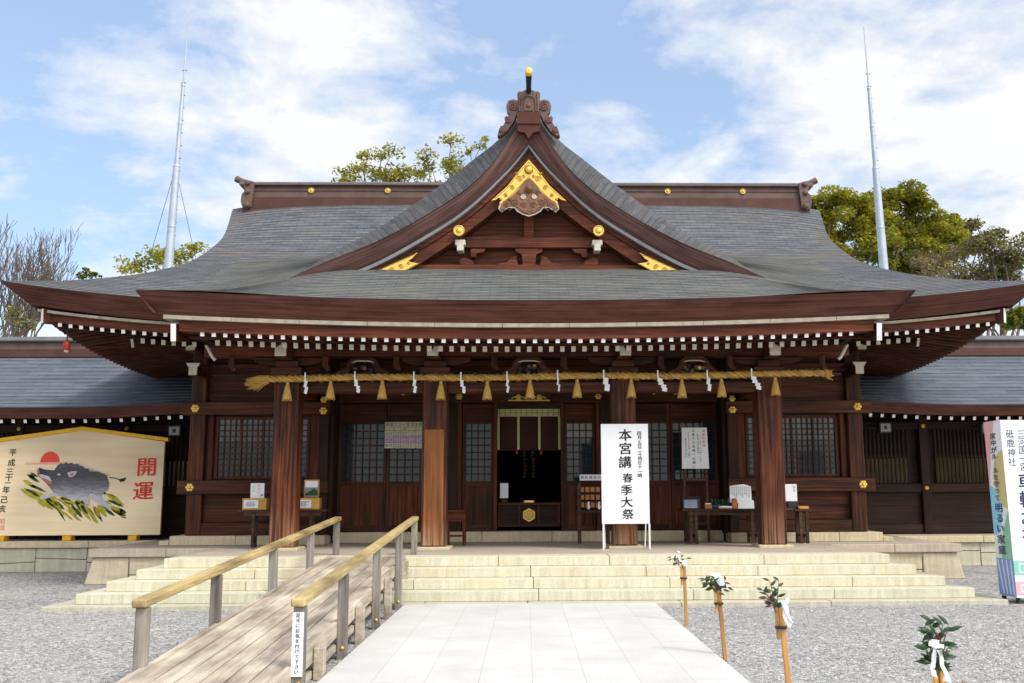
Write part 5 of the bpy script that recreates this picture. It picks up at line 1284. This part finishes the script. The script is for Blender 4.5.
mb = MB(); mb.lathe((-8.26, 17.75, 4.115), [(.02, 0), (.04, .015), (.035, .04)], 'aged_white', 10); mb.build('bulb', rb)

# ================================================================== RAMP
rp = thing('wooden_ramp', 'weathered plank ramp with two wooden handrails rising to the platform', 'ramp', (-2.42, 10, 0))
def dz(y): return max(.02, .27+(y-8.9)*.0571)
Y0, Y1 = 4.6, 15.46
mb = MB(); n = 6
for k in range(n):
    a = -3.00+1.10*k/n; b = a+1.10/n-.013
    for (ya, yb) in ((Y0, 8.2+.3*(k % 3)), (8.2+.3*(k % 3)+.008, 12.1-.35*(k % 2)), (12.1-.35*(k % 2)+.008, Y1)):
        v = [(a, ya, dz(ya)), (b, ya, dz(ya)), (b, yb, dz(yb)), (a, yb, dz(yb))]
        w = [(p, q, r-.035) for p, q, r in v]
        mb.raw(v+w, [(0,1,2,3), (7,6,5,4), (4,5,1,0), (5,6,2,1), (6,7,3,2), (7,4,0,3)], 'deck_wood')
mb.build('deck', rp)
def slanted(mb, x0, x1, ya, yb, lo, hi, mat):
    v = [(x0, ya, dz(ya)+lo), (x1, ya, dz(ya)+lo), (x1, yb, dz(yb)+lo), (x0, yb, dz(yb)+lo), (x0, ya, dz(ya)+hi), (x1, ya, dz(ya)+hi), (x1, yb, dz(yb)+hi), (x0, yb, dz(yb)+hi)]
    mb.raw(v, [(0,3,2,1), (4,5,6,7), (0,1,5,4), (1,2,6,5), (2,3,7,6), (3,0,4,7)], mat)
for x in (-3.045, -1.915):
    mb = MB(); slanted(mb, x, x+.04, 5.0, Y1, -.12, .02, 'deck_wood'); mb.build('side_board', rp)
for sx, x in ((1, -1.83), (-1, -3.06)):
    for y in (8.12, 9.98, 12.16, 14.2, 16.1):
        zt = dz(y)+.47; zb = 0 if (sx > 0 and y < 15) else (PZ if y > 15.4 else (0 if y > 9 else 0))
        mb = MB(); mb.box(x-.045, x+.045, y-.05, y+.05, zb, zt, 'grey_wood'); mb.build('post', rp, bevel=.006)
        if y < 15 and sx > 0:
            mb = MB(); mb.lathe((x+.01, y-.05, .11), [(.018, 0), (.016, .012), (.004, .014)], 'gold', 8, 'y'); mb.build('bolt', rp)
    for y in (8.9, 10.98, 13.13, 14.9):
        mb = MB(); mb.box(x-.04, x+.05, y-.055, y+.055, 0, dz(y)+.0, 'deck_wood'); mb.build('stump', rp, bevel=.006)
    mb = MB(); slanted(mb, x-.06, x+.055, 8.02, 16.22, .478, .545, 'rail_wood'); mb.build('handrail', rp, bevel=.012)
mb = MB()
for y in (8.9, 10.98, 13.13): mb.box(-2.98, -1.92, y-.04, y+.04, dz(y)-.16, dz(y)-.04, 'grey_wood')
slanted(mb, -1.95, -1.88, 7, 15.2, -.25, -.19, 'deck_wood'); mb.build('bearer', rp)
nb = MB(); nb.box(-1.875, -1.79, 8.052, 8.066, .17, .655, 'sign_white'); pl_ = nb.build('notice_plate', rp)
nb = MB(); nb.vtext('足元にお気を付けて下さい', (-1.8325, 8.049, .632), RV, UV_, .036, .0388, 'ink', 0, 1.1, 3); nb.build('lettering', pl_)

# ================================================================== BRANCH STAKES
def stake(label, bx_, by_, h, lean, seed, kind, plen=.02):
    t = thing('branch_stake', label, 'stake', (bx_, by_, 0), 'stakes with sprigs along the path'); random.seed(seed)
    base = Vector((bx_, by_, 0)); top = base+Vector((lean, 0, h))
    mb = MB(); mb.bar(base-Vector((0, 0, .1)), top, .036, .036, 'stake_wood', up=(0, 1, 0)); mb.build('pole', t, bevel=.003)
    mb = MB(); q = base+(top-base)*.76; c = Vector((-.036, .004, 0)); mb.bar(q+c-Vector((0, 0, .06)), top+c+Vector((0, 0, .02)), .022, .022, 'yellow_wood', up=(0, 1, 0)); mb.build('splint', t)
    mb = MB(); q = base+(top-base)*.80; mb.lathe(q+Vector((-.012, 0, 0)), [(.043, -.01), (.046, 0), (.043, .01)], 'dark_metal', 10); mb.build('tie', t)
    mb = MB()
    stems = []
    for k in range(kind['stems']):
        d = Vector((random.gauss(kind.get('bias', 0), kind['spread']), random.gauss(0, kind['spread']*.8), random.uniform(.35, 1))).normalized()
        ln = kind['len']*random.uniform(.5, 1); o = top+Vector((-.03, 0, -.04)); e = o+d*ln; mid = o+d*ln*.5+Vector((0, 0, .02)); stems.append((o, mid, e, ln))
        mb.tube([o, mid, e], [.005, .004, .002], 'twig_bark', 5)
        m = max(3, int(ln/kind['gap']))
        for j in range(m):
            p = o+(e-o)*((j+1)/m); sd = 1 if j % 2 else -1
            side = d.cross(Vector((0, 1, .3))).normalized()*sd
            dd = (d*.55+side*.9+Vector((random.uniform(-.3, .3), random.uniform(-.7, .3), random.uniform(-.2, .3)))).normalized()
            leaf(mb, p, dd, kind['leaf']*random.uniform(.75, 1.2), kind['leaf']*.37, random.choices(kind['mats'], kind['w'])[0], (random.uniform(-.4, .4), -1, random.uniform(.2, 1)))
    mb.build('sprig', t)
    mb = MB()                                      # white paper streamer tied round the sprig
    o = top+Vector(kind['paper'])
    for k in range(kind['pn']):
        a = o+Vector((random.uniform(-.02, .02), -.05-.003*k, random.uniform(-.02, .02))); w = kind['pw']
        pts = [a]; 
        for j in range(4): pts.append(pts[-1]+Vector((random.uniform(-.012, .022), random.uniform(-.012, .008), -kind['pl']/4)))
        for p, q in zip(pts, pts[1:]):
            r = Vector((w/2, random.uniform(-.008, .008), random.uniform(-.006, .006)))
            mb.face([p-r, p+r, q+r, q-r], 'paper_white')
    for k in range(5):
        a = o+Vector((random.uniform(-.03, .03), -.055, random.uniform(-.01, .03))); w = kind['pw']*.8
        mb.raw([a+Vector((-w, 0, -w*.4)), a+Vector((w*.8, -.01, -w*.6)), a+Vector((w, -.006, w*.5)), a+Vector((-w*.7, .004, w*.7))], [(0,1,2,3)], 'paper_white')
    mb.build('paper_strip', t)
    return t
G = ['leaf_dark', 'leaf_red', 'leaf_dry']
stake('stake with a withered grey sprig nearest the stone steps', 1.86, 12.2, .70, -.01, 3, dict(stems=6, spread=.35, len=.20, gap=.04, leaf=.06, mats=['twig_bark', 'leaf_dark', 'paper_white'], w=(5, 2, 2), paper=(-.02, 0, .04), pn=1, pw=.02, pl=.08))
stake('stake with the fullest leafy sprig and white paper, second from the steps', 1.83, 9.67, .66, -.05, 8, dict(stems=18, spread=.5, len=.17, gap=.026, leaf=.064, mats=G, w=(12, .3, .3), paper=(-.03, 0, .12), pn=2, pw=.035, pl=.10))
stake('stake with a sparse sprig and long hanging white paper, third from the steps', 1.91, 7.62, .71, -.055, 14, dict(stems=6, spread=.20, len=.25, gap=.036, leaf=.066, mats=G, w=(9, 1.2, .3), paper=(.02, 0, .04), pn=4, pw=.018, pl=.15, bias=-.12))
stake('foreground stake with dark glossy leaves and a white paper bow', 2.215, 5.5, .615, -.03, 25, dict(stems=10, spread=.15, len=.32, gap=.034, leaf=.075, mats=G, w=(40, .8, 0), paper=(-.045, -.02, .13), pn=3, pw=.024, pl=.16))

# ================================================================== PRINTED PILLAR
bp = thing('printed_pillar', 'tall white printed pillar with navy lettering at the right edge of the forecourt', 'sign pillar', (7.15, 14.5, 0))
Acn, Bcn = Vector((6.82, 14.72, 0)), Vector((6.845, 14.26, 0)); Rd = Vector((1, .10, 0)).normalized(); Ccn = Bcn+Rd*.62; Dcn = Acn+Rd*.62
zb, zt = .09, 2.60
mb = MB()
def zz(p, z): return Vector((p.x+.03-.06*z/2.6, p.y, z))
mb.raw([zz(Acn, zb), zz(Bcn, zb), zz(Ccn, zb), zz(Dcn, zb), zz(Acn, zt), zz(Bcn, zt), zz(Ccn, zt), zz(Dcn, zt)], [(0,1,5,4), (1,2,6,5), (2,3,7,6), (3,0,4,7), (4,5,6,7), (3,2,1,0)], 'sign_white'); mb.build('body', bp)
FL = (Bcn-Acn).normalized(); FN = Vector((FL.y, -FL.x, 0)); FN = FN if FN.x < 0 else -FN
RN = Vector((Rd.y, -Rd.x, 0)); RN = RN if RN.y < 0 else -RN
wl = (Bcn-Acn).length
def lean(z): return Vector((.03-.06*z/2.6, 0, z))
def onL(s, z, e=.002): return Acn+FL*(s*wl)+lean(z)+FN*e
def onR(s, z, e=.002): return Bcn+Rd*(s*.62)+lean(z)+RN*e
mb = MB()
def Lpoly(pts, mat, e): mb.face([onL(s, z, e) for s, z in pts], mat)
def Rpoly(pts, mat, e): mb.face([onR(s, z, e) for s, z in pts], mat)
Lpoly([(0, .62), (1, .62), (1, .095), (0, .095)], 'violet', .0015)
for k in range(4): Lpoly([(.05+.25*k, .60), (.13+.25*k, .60), (.33+.2*k, .12), (.25+.2*k, .12)], 'pale_violet', .002)
Lpoly([(0, 1.62)]+[(.62*math.sin(t)+.0, 1.30+.36*math.cos(t)) for t in [math.pi*k/20 for k in range(21)]]+[(0, .95)], 'skyblue', .0015)
Lpoly([(1, .62), (.35, .62), (.45, .85), (.62, 1.05), (1, 1.32)], 'bgreen', .002)
Lpoly([(1-.68*math.sin(math.pi*k/20), 1.75+.42*math.cos(math.pi*k/20)) for k in range(21)], 'sand', .0025)
Lpoly([(0, 2.595), (.62, 2.595), (.35, 2.25), (.12, 1.85), (0, 1.6)], 'pink', .0028)
Rpoly([(0, .60), (1, .60), (1, .40), (0, .40)], 'mint', .002); Rpoly([(0, .31), (1, .31), (1, .12), (0, .12)], 'pink', .002)
for z0, z1, c in ((.43, .57, 'white_paint'), (.155, .275, 'white_paint')):
    Rpoly([(.12, z0), (.88, z0), (.88, z1), (.12, z1)], c, .003)
Rpoly([(.15, .455), (.85, .455), (.85, .545), (.15, .545)], 'mint', .0035); Rpoly([(.15, .18), (.85, .18), (.85, .25), (.15, .25)], 'pink', .0035)
Rpoly([(0, 2.595), (1, 2.595), (1, 2.45), (.66, 2.53), (.5, 2.58), (.34, 2.53), (0, 2.45)], 'pale_violet', .002); mb.build('printed_pattern', bp)
mb = MB()
mb.vtext('家中がルールを守って', onL(.50, 2.38, .004), FL, UV_, .098, .10, 'navy_ink', .04, 1.7, 4); mb.vtext('明るい家庭', onL(.46, 1.34, .004), FL, UV_, .135, .15, 'navy_ink', .04, 1.6, 4)
mb.vtext('砥鹿神社', onR(.22, 2.40, .004), Rd, UV_, .13, .135, 'navy_ink'); mb.vtext('三河国一宮', onR(.50, 2.40, .004), Rd, UV_, .13, .118, 'navy_ink')
mb.vtext('車輌お祓所', onR(.50, 1.72, .004), Rd, UV_, .25, .255, 'navy_ink', 0, 1.0, 5); mb.build('lettering', bp)
for p in (Acn+(Dcn-Acn)*.1+FL*.06, Bcn+Rd*.08-FL*.06, Ccn-Rd*.06-FL*.06, Dcn-Rd*.06+FL*.06):
    mb = MB(); mb.tube([(p.x, p.y, 0), (p.x, p.y, .09)], .032, 'dark_metal', 8); mb.build('foot', bp)

# ================================================================== MASTS
def mast(label, x, y, top, guys):
    def lx(z): return x*(1-.0185*(z-12)/12)
    t = thing('lightning_mast', label, 'mast', (x, y, 0), 'tall masts behind the hall')
    mb = MB(); mb.tube([(lx(0), y, 0), (lx(10), y, 10), (lx(16.8), y, 16.8)], [.28, .23, .155], 'metal_grey', 12); mb.tube([(lx(16.8), y, 16.8), (lx(20.8), y, 20.8)], [.12, .08], 'metal_grey', 10); mb.tube([(lx(20.8), y, 20.8), (lx(top), y, top)], [.05, .018], 'metal_grey', 8)
    for z, q in ((13.9, .21), (16.8, .175), (18.9, .12), (20.8, .10)): mb.lathe((lx(z), y, z), [(q*.9, -.05), (q, 0), (q*.9, .05)], 'metal_grey', 10)
    mb.build('pole', t)
    mb = MB()
    for k in range(18): z = 11+.62*k; mb.box(lx(z)-.1, lx(z)+.25-.008*k, y-.012, y+.012, z, z+.03, 'dark_metal')
    mb.build('climbing_peg', t)
    for gx, gy, z in guys:
        mb = MB(); mb.tube([(lx(z), y, z), (x+gx*.5, y+gy*.5, z*.5-.25), (x+gx, y+gy, 0)], .012, 'dark_metal', 4); mb.build('guy_wire', t)
mast('tall grey lattice-free mast with guy wires behind the left side of the roof', -16.5, 45, 24.3, ((-3.6, 0, 17.0), (-2.0, 3, 17.0), (4.2, 2, 16.6)))
mast('tall grey mast rising in front of the green trees on the right', 16.66, 45, 24.0, ())

# ================================================================== TREES
def W_(px, py, Y): return Vector(((px-528)*Y/966, Y, 1.55+(496-py)*Y/(985-.12*max(0, 268-py))))
def clump(mb, c, rx, rz, n, size, mats, rr, flat=.6):
    for k in range(n):
        while True:
            p = Vector((rr.uniform(-1, 1), rr.uniform(-1, 1), rr.uniform(-1, 1)))
            if p.length <= 1: break
        p = p*(.55+.45*rr.random())/max(p.length, .25) if rr.random() < .55 else p
        o = c+Vector((p.x*rx, p.y*rx, p.z*rz)); s = size*rr.uniform(.6, 1.35)
        d = Vector((rr.uniform(-1, 1), rr.uniform(-1, 1), rr.uniform(-.5, .6))).normalized(); u = Vector((rr.uniform(-.8, .8), rr.uniform(-.8, .8), 1)).normalized(); r = d.cross(u).normalized()
        mb.raw([o-d*s*.5, o+r*s*.28, o+d*s*.5, o-r*s*.28], [(0,1,2,3)], rr.choice(mats))
def branchy(mb, a, b, r0, r1, rr, wob=.06, n=6, mat='tree_bark'):
    pts = [a+(b-a)*(k/n)+Vector((rr.uniform(-1, 1), rr.uniform(-1, 1), rr.uniform(-.4, .4)))*wob*(b-a).length*(0 if k in (0, n) else 1) for k in range(n+1)]
    mb.tube(pts, [r0+(r1-r0)*k/n for k in range(n+1)], mat, 6); return pts
def tree(name, label, base, Y, clumps, mats, seed, dens=560, size=.25, trunk_r=.3, spread=2.5, forkz=.45, group=None, twigs=0, air=1):
    rr = random.Random(seed); bx_ = W_(base, 496, Y).x; t = thing(name, label, 'tree', (bx_, Y, 0), group)
    cs = [(W_(px, py, Y)+Vector((0, rr.uniform(-spread, spread), 0)), r*Y/975) for px, py, r in clumps]
    zmin = min(c.z for c, r in cs); root = Vector((bx_, Y, -.2))
    mean = sum((c for c, r in cs), Vector())/len(cs); fork = Vector((bx_*.6+mean.x*.4, Y, zmin*forkz+ (mean.z-zmin)*.1))
    mb = MB(); branchy(mb, root, fork, trunk_r, trunk_r*.7, rr, .03)
    for c, r in cs: branchy(mb, fork+Vector((0, 0, rr.uniform(-.12, .0)*fork.z)), c-Vector((0, 0, r*.3)), trunk_r*.42, trunk_r*.10, rr, .07)
    if twigs:
        for c, r in cs:
            for k in range(twigs):
                d = Vector((rr.gauss(0, 1), rr.gauss(0, 1), rr.uniform(-.2, 1.4))).normalized(); branchy(mb, c-Vector((0, 0, r*.4)), c+d*r*rr.uniform(.7, 1.25), .035, .012, rr, .08, 4, 'twig_bark')
    mb.build('trunk', t)
    mb = MB()
    for c, r in cs:
        r = r*air
        n = int(dens*3.4*(r/1.2)**1.7)+24; m = 9
        for j in range(m):
            o = c+Vector((rr.uniform(-.75, .75), rr.uniform(-.75, .75), rr.uniform(-.5, .5)))*r
            clump(mb, o, r*rr.uniform(.45, .75), r*rr.uniform(.25, .42), n//m, size, mats, rr)
    mb.build('crown', t); return t
OL, GR, DP, BR = 'foliage_olive', 'foliage_green', 'foliage_deep', 'foliage_brown'
FG = 'trees behind the right corridor'
tree('evergreen_tree', 'broad yellow-green tree directly right of the roof ridge', 832, 60, [(822, 217, 22), (845, 211, 20), (815, 237, 18), (838, 233, 24), (860, 224, 20), (868, 245, 20), (826, 255, 16), (850, 257, 18), (812, 214, 14)], [OL, OL, GR], 31, group=FG, trunk_r=.35)
tree('evergreen_tree', 'broad dark yellow-green tree behind the right mast', 885, 63, [(880, 215, 24), (902, 209, 24), (925, 213, 20), (890, 237, 26), (915, 235, 26), (940, 225, 18), (876, 259, 22), (905, 261, 24), (890, 279, 22), (930, 255, 20), (862, 273, 16), (905, 284, 22), (915, 271, 20), (870, 237, 18)], [OL, GR, GR], 32, group=FG, trunk_r=.4)
tree('evergreen_tree', 'rounded yellow-green tree between the mast and the brown thicket', 952, 66, [(948, 221, 18), (962, 227, 16), (940, 241, 20), (958, 247, 18), (972, 237, 10), (935, 267, 18), (950, 235, 18), (928, 237, 16)], [OL, OL, GR], 33, group=FG, trunk_r=.35)
tree('mixed_tree', 'brown twiggy tree with thin leaves right of the green trees', 955, 58, [(930, 262, 16), (950, 258, 18), (965, 250, 16), (975, 268, 18), (945, 276, 16), (960, 280, 18), (938, 248, 14), (985, 280, 18), (975, 246, 14), (925, 276, 14)], [BR, BR, BR, GR], 34, dens=130, size=.22, twigs=14, group=FG)
tree('mixed_tree', 'green topped tree at the right edge of the picture', 995, 56, [(985, 222, 9), (992, 236, 14), (1005, 232, 14), (1018, 228, 14), (1000, 255, 20), (1022, 250, 20), (985, 270, 18), (1012, 276, 22), (1035, 240, 20), (995, 214, 8), (1010, 262, 18), (990, 250, 16), (1022, 272, 18)], [BR, BR, GR, DP], 35, dens=170, size=.24, twigs=11, group=FG)
tree('shrub', 'dark green shrub seen under the right eave corner', 1020, 40, [(1005, 322, 14), (1020, 316, 16), (1040, 318, 18)], [GR, DP], 36, trunk_r=.1, size=.25, spread=.8)
CG = 'sparse trees behind the ridge'
tree('sparse_tree', 'sparse yellowish tree rising behind the left part of the ridge', 385, 52, [(345, 176, 8), (358, 170, 8), (352, 184, 8), (372, 168, 9), (385, 172, 9), (380, 152, 7), (392, 147, 6), (368, 158, 5), (398, 166, 9), (410, 172, 8), (392, 182, 8), (360, 152, 4), (402, 178, 8)], [OL, OL, GR], 41, dens=170, size=.19, air=1.6, trunk_r=.2, spread=1.2, forkz=.8, group=CG, twigs=3)
tree('sparse_tree', 'thin sparse tree next to the gable roof behind the ridge', 425, 54, [(418, 168, 7), (428, 158, 6), (424, 172, 7), (432, 166, 5), (415, 182, 6), (436, 182, 4)], [OL, GR], 42, dens=140, size=.19, air=1.7, trunk_r=.16, spread=1, forkz=.8, group=CG, twigs=4)
tree('sparse_tree', 'slim upright tree half hidden by the gable roof', 455, 52, [(452, 148, 8), (455, 158, 8), (450, 170, 7), (458, 172, 7), (452, 184, 8), (446, 160, 5), (470, 150, 4), (480, 145, 4), (486, 142, 3)], [OL, OL, GR], 43, dens=160, size=.19, air=1.6, trunk_r=.16, spread=.8, forkz=.85, group=CG, twigs=3)
tree('small_tree', 'small yellow-green tree at the foot of the left mast', 168, 50, [(138, 268, 10), (150, 262, 10), (160, 256, 9), (185, 256, 9), (200, 254, 10), (178, 264, 12), (192, 268, 12)], [OL, OL, GR], 44, dens=190, size=.2, air=1.35, trunk_r=.16, spread=1)
tree('small_tree', 'tiny green treetop showing above the left roof edge', 99, 50, [(97, 272, 5), (104, 275, 5), (98, 280, 7)], [GR, DP], 45, dens=200, size=.2, trunk_r=.1, spread=.5)
def bare(label, px, Y, top_py, seed, lean=.1, r0=.22, spread=.55, depth=6):
    rr = random.Random(seed); b = W_(px, 496, Y); t = thing('bare_tree', label, 'tree', (b.x, Y, 0), 'bare trees at the left edge'); h = W_(px, top_py, Y).z
    mb = MB(); tw = MB()
    def rec(o, d, ln, r, lv):
        m = mb if lv < 2 else tw
        e = o+d*ln; branchy(m, o, e, r, r*.68, rr, .05, 3 if lv > 2 else 5, 'twig_bark' if lv > 1 else 'tree_bark')
        if lv >= depth: return
        for k in range(3 if lv < 4 else 2):
            nd = (d+Vector((rr.gauss(0, spread), rr.gauss(0, spread), rr.uniform(.1, .55)))).normalized()
            rec(o+(e-o)*rr.uniform(.65, 1), nd, ln*rr.uniform(.62, .82), max(.012, r*.6), lv+1)
    rec(Vector((b.x, Y, -.2)), Vector((lean, 0, 1)).normalized(), h*.32, r0, 0)
    mb.build('trunk', t); tw.build('twigs', t)
bare('bare winter tree with fine twigs at the left edge', -8, 44, 205, 51, .0, .22, .32, 7)
bare('shorter bare tree beside the left eave corner', 14, 50, 240, 58, .0, .16, .32, 7)
tree('shrub', 'pale green shrub under the left eave corner', 14, 40, [(5, 318, 14), (22, 312, 12), (-12, 312, 16), (36, 322, 10)], [GR, BR, DP], 55, dens=120, size=.2, trunk_r=.08, spread=.8, twigs=6)

# fallen leaves by the ramp and the path
random.seed(77)
for k in range(9):
    x, y = (random.uniform(-1.86, -1.76), random.uniform(8.4, 12)) if k < 6 else (random.uniform(1.9, 5), random.uniform(8, 12))
    mb = MB(); leaf(mb, (x, y, .012), (random.uniform(-1, 1), random.uniform(-1, 1), .1), random.uniform(.05, .09), .035, 'leaf_dry', (0, 0, 1))
    tag(mb.build('fallen_leaf', loc=(x, y, 0)), 'dry brown leaf lying on the gravel beside the ramp' if k < 6 else 'dry brown leaf lying on the gravel right of the path', 'leaf', 'leaves by the ramp' if k < 6 else 'leaves right of the path')
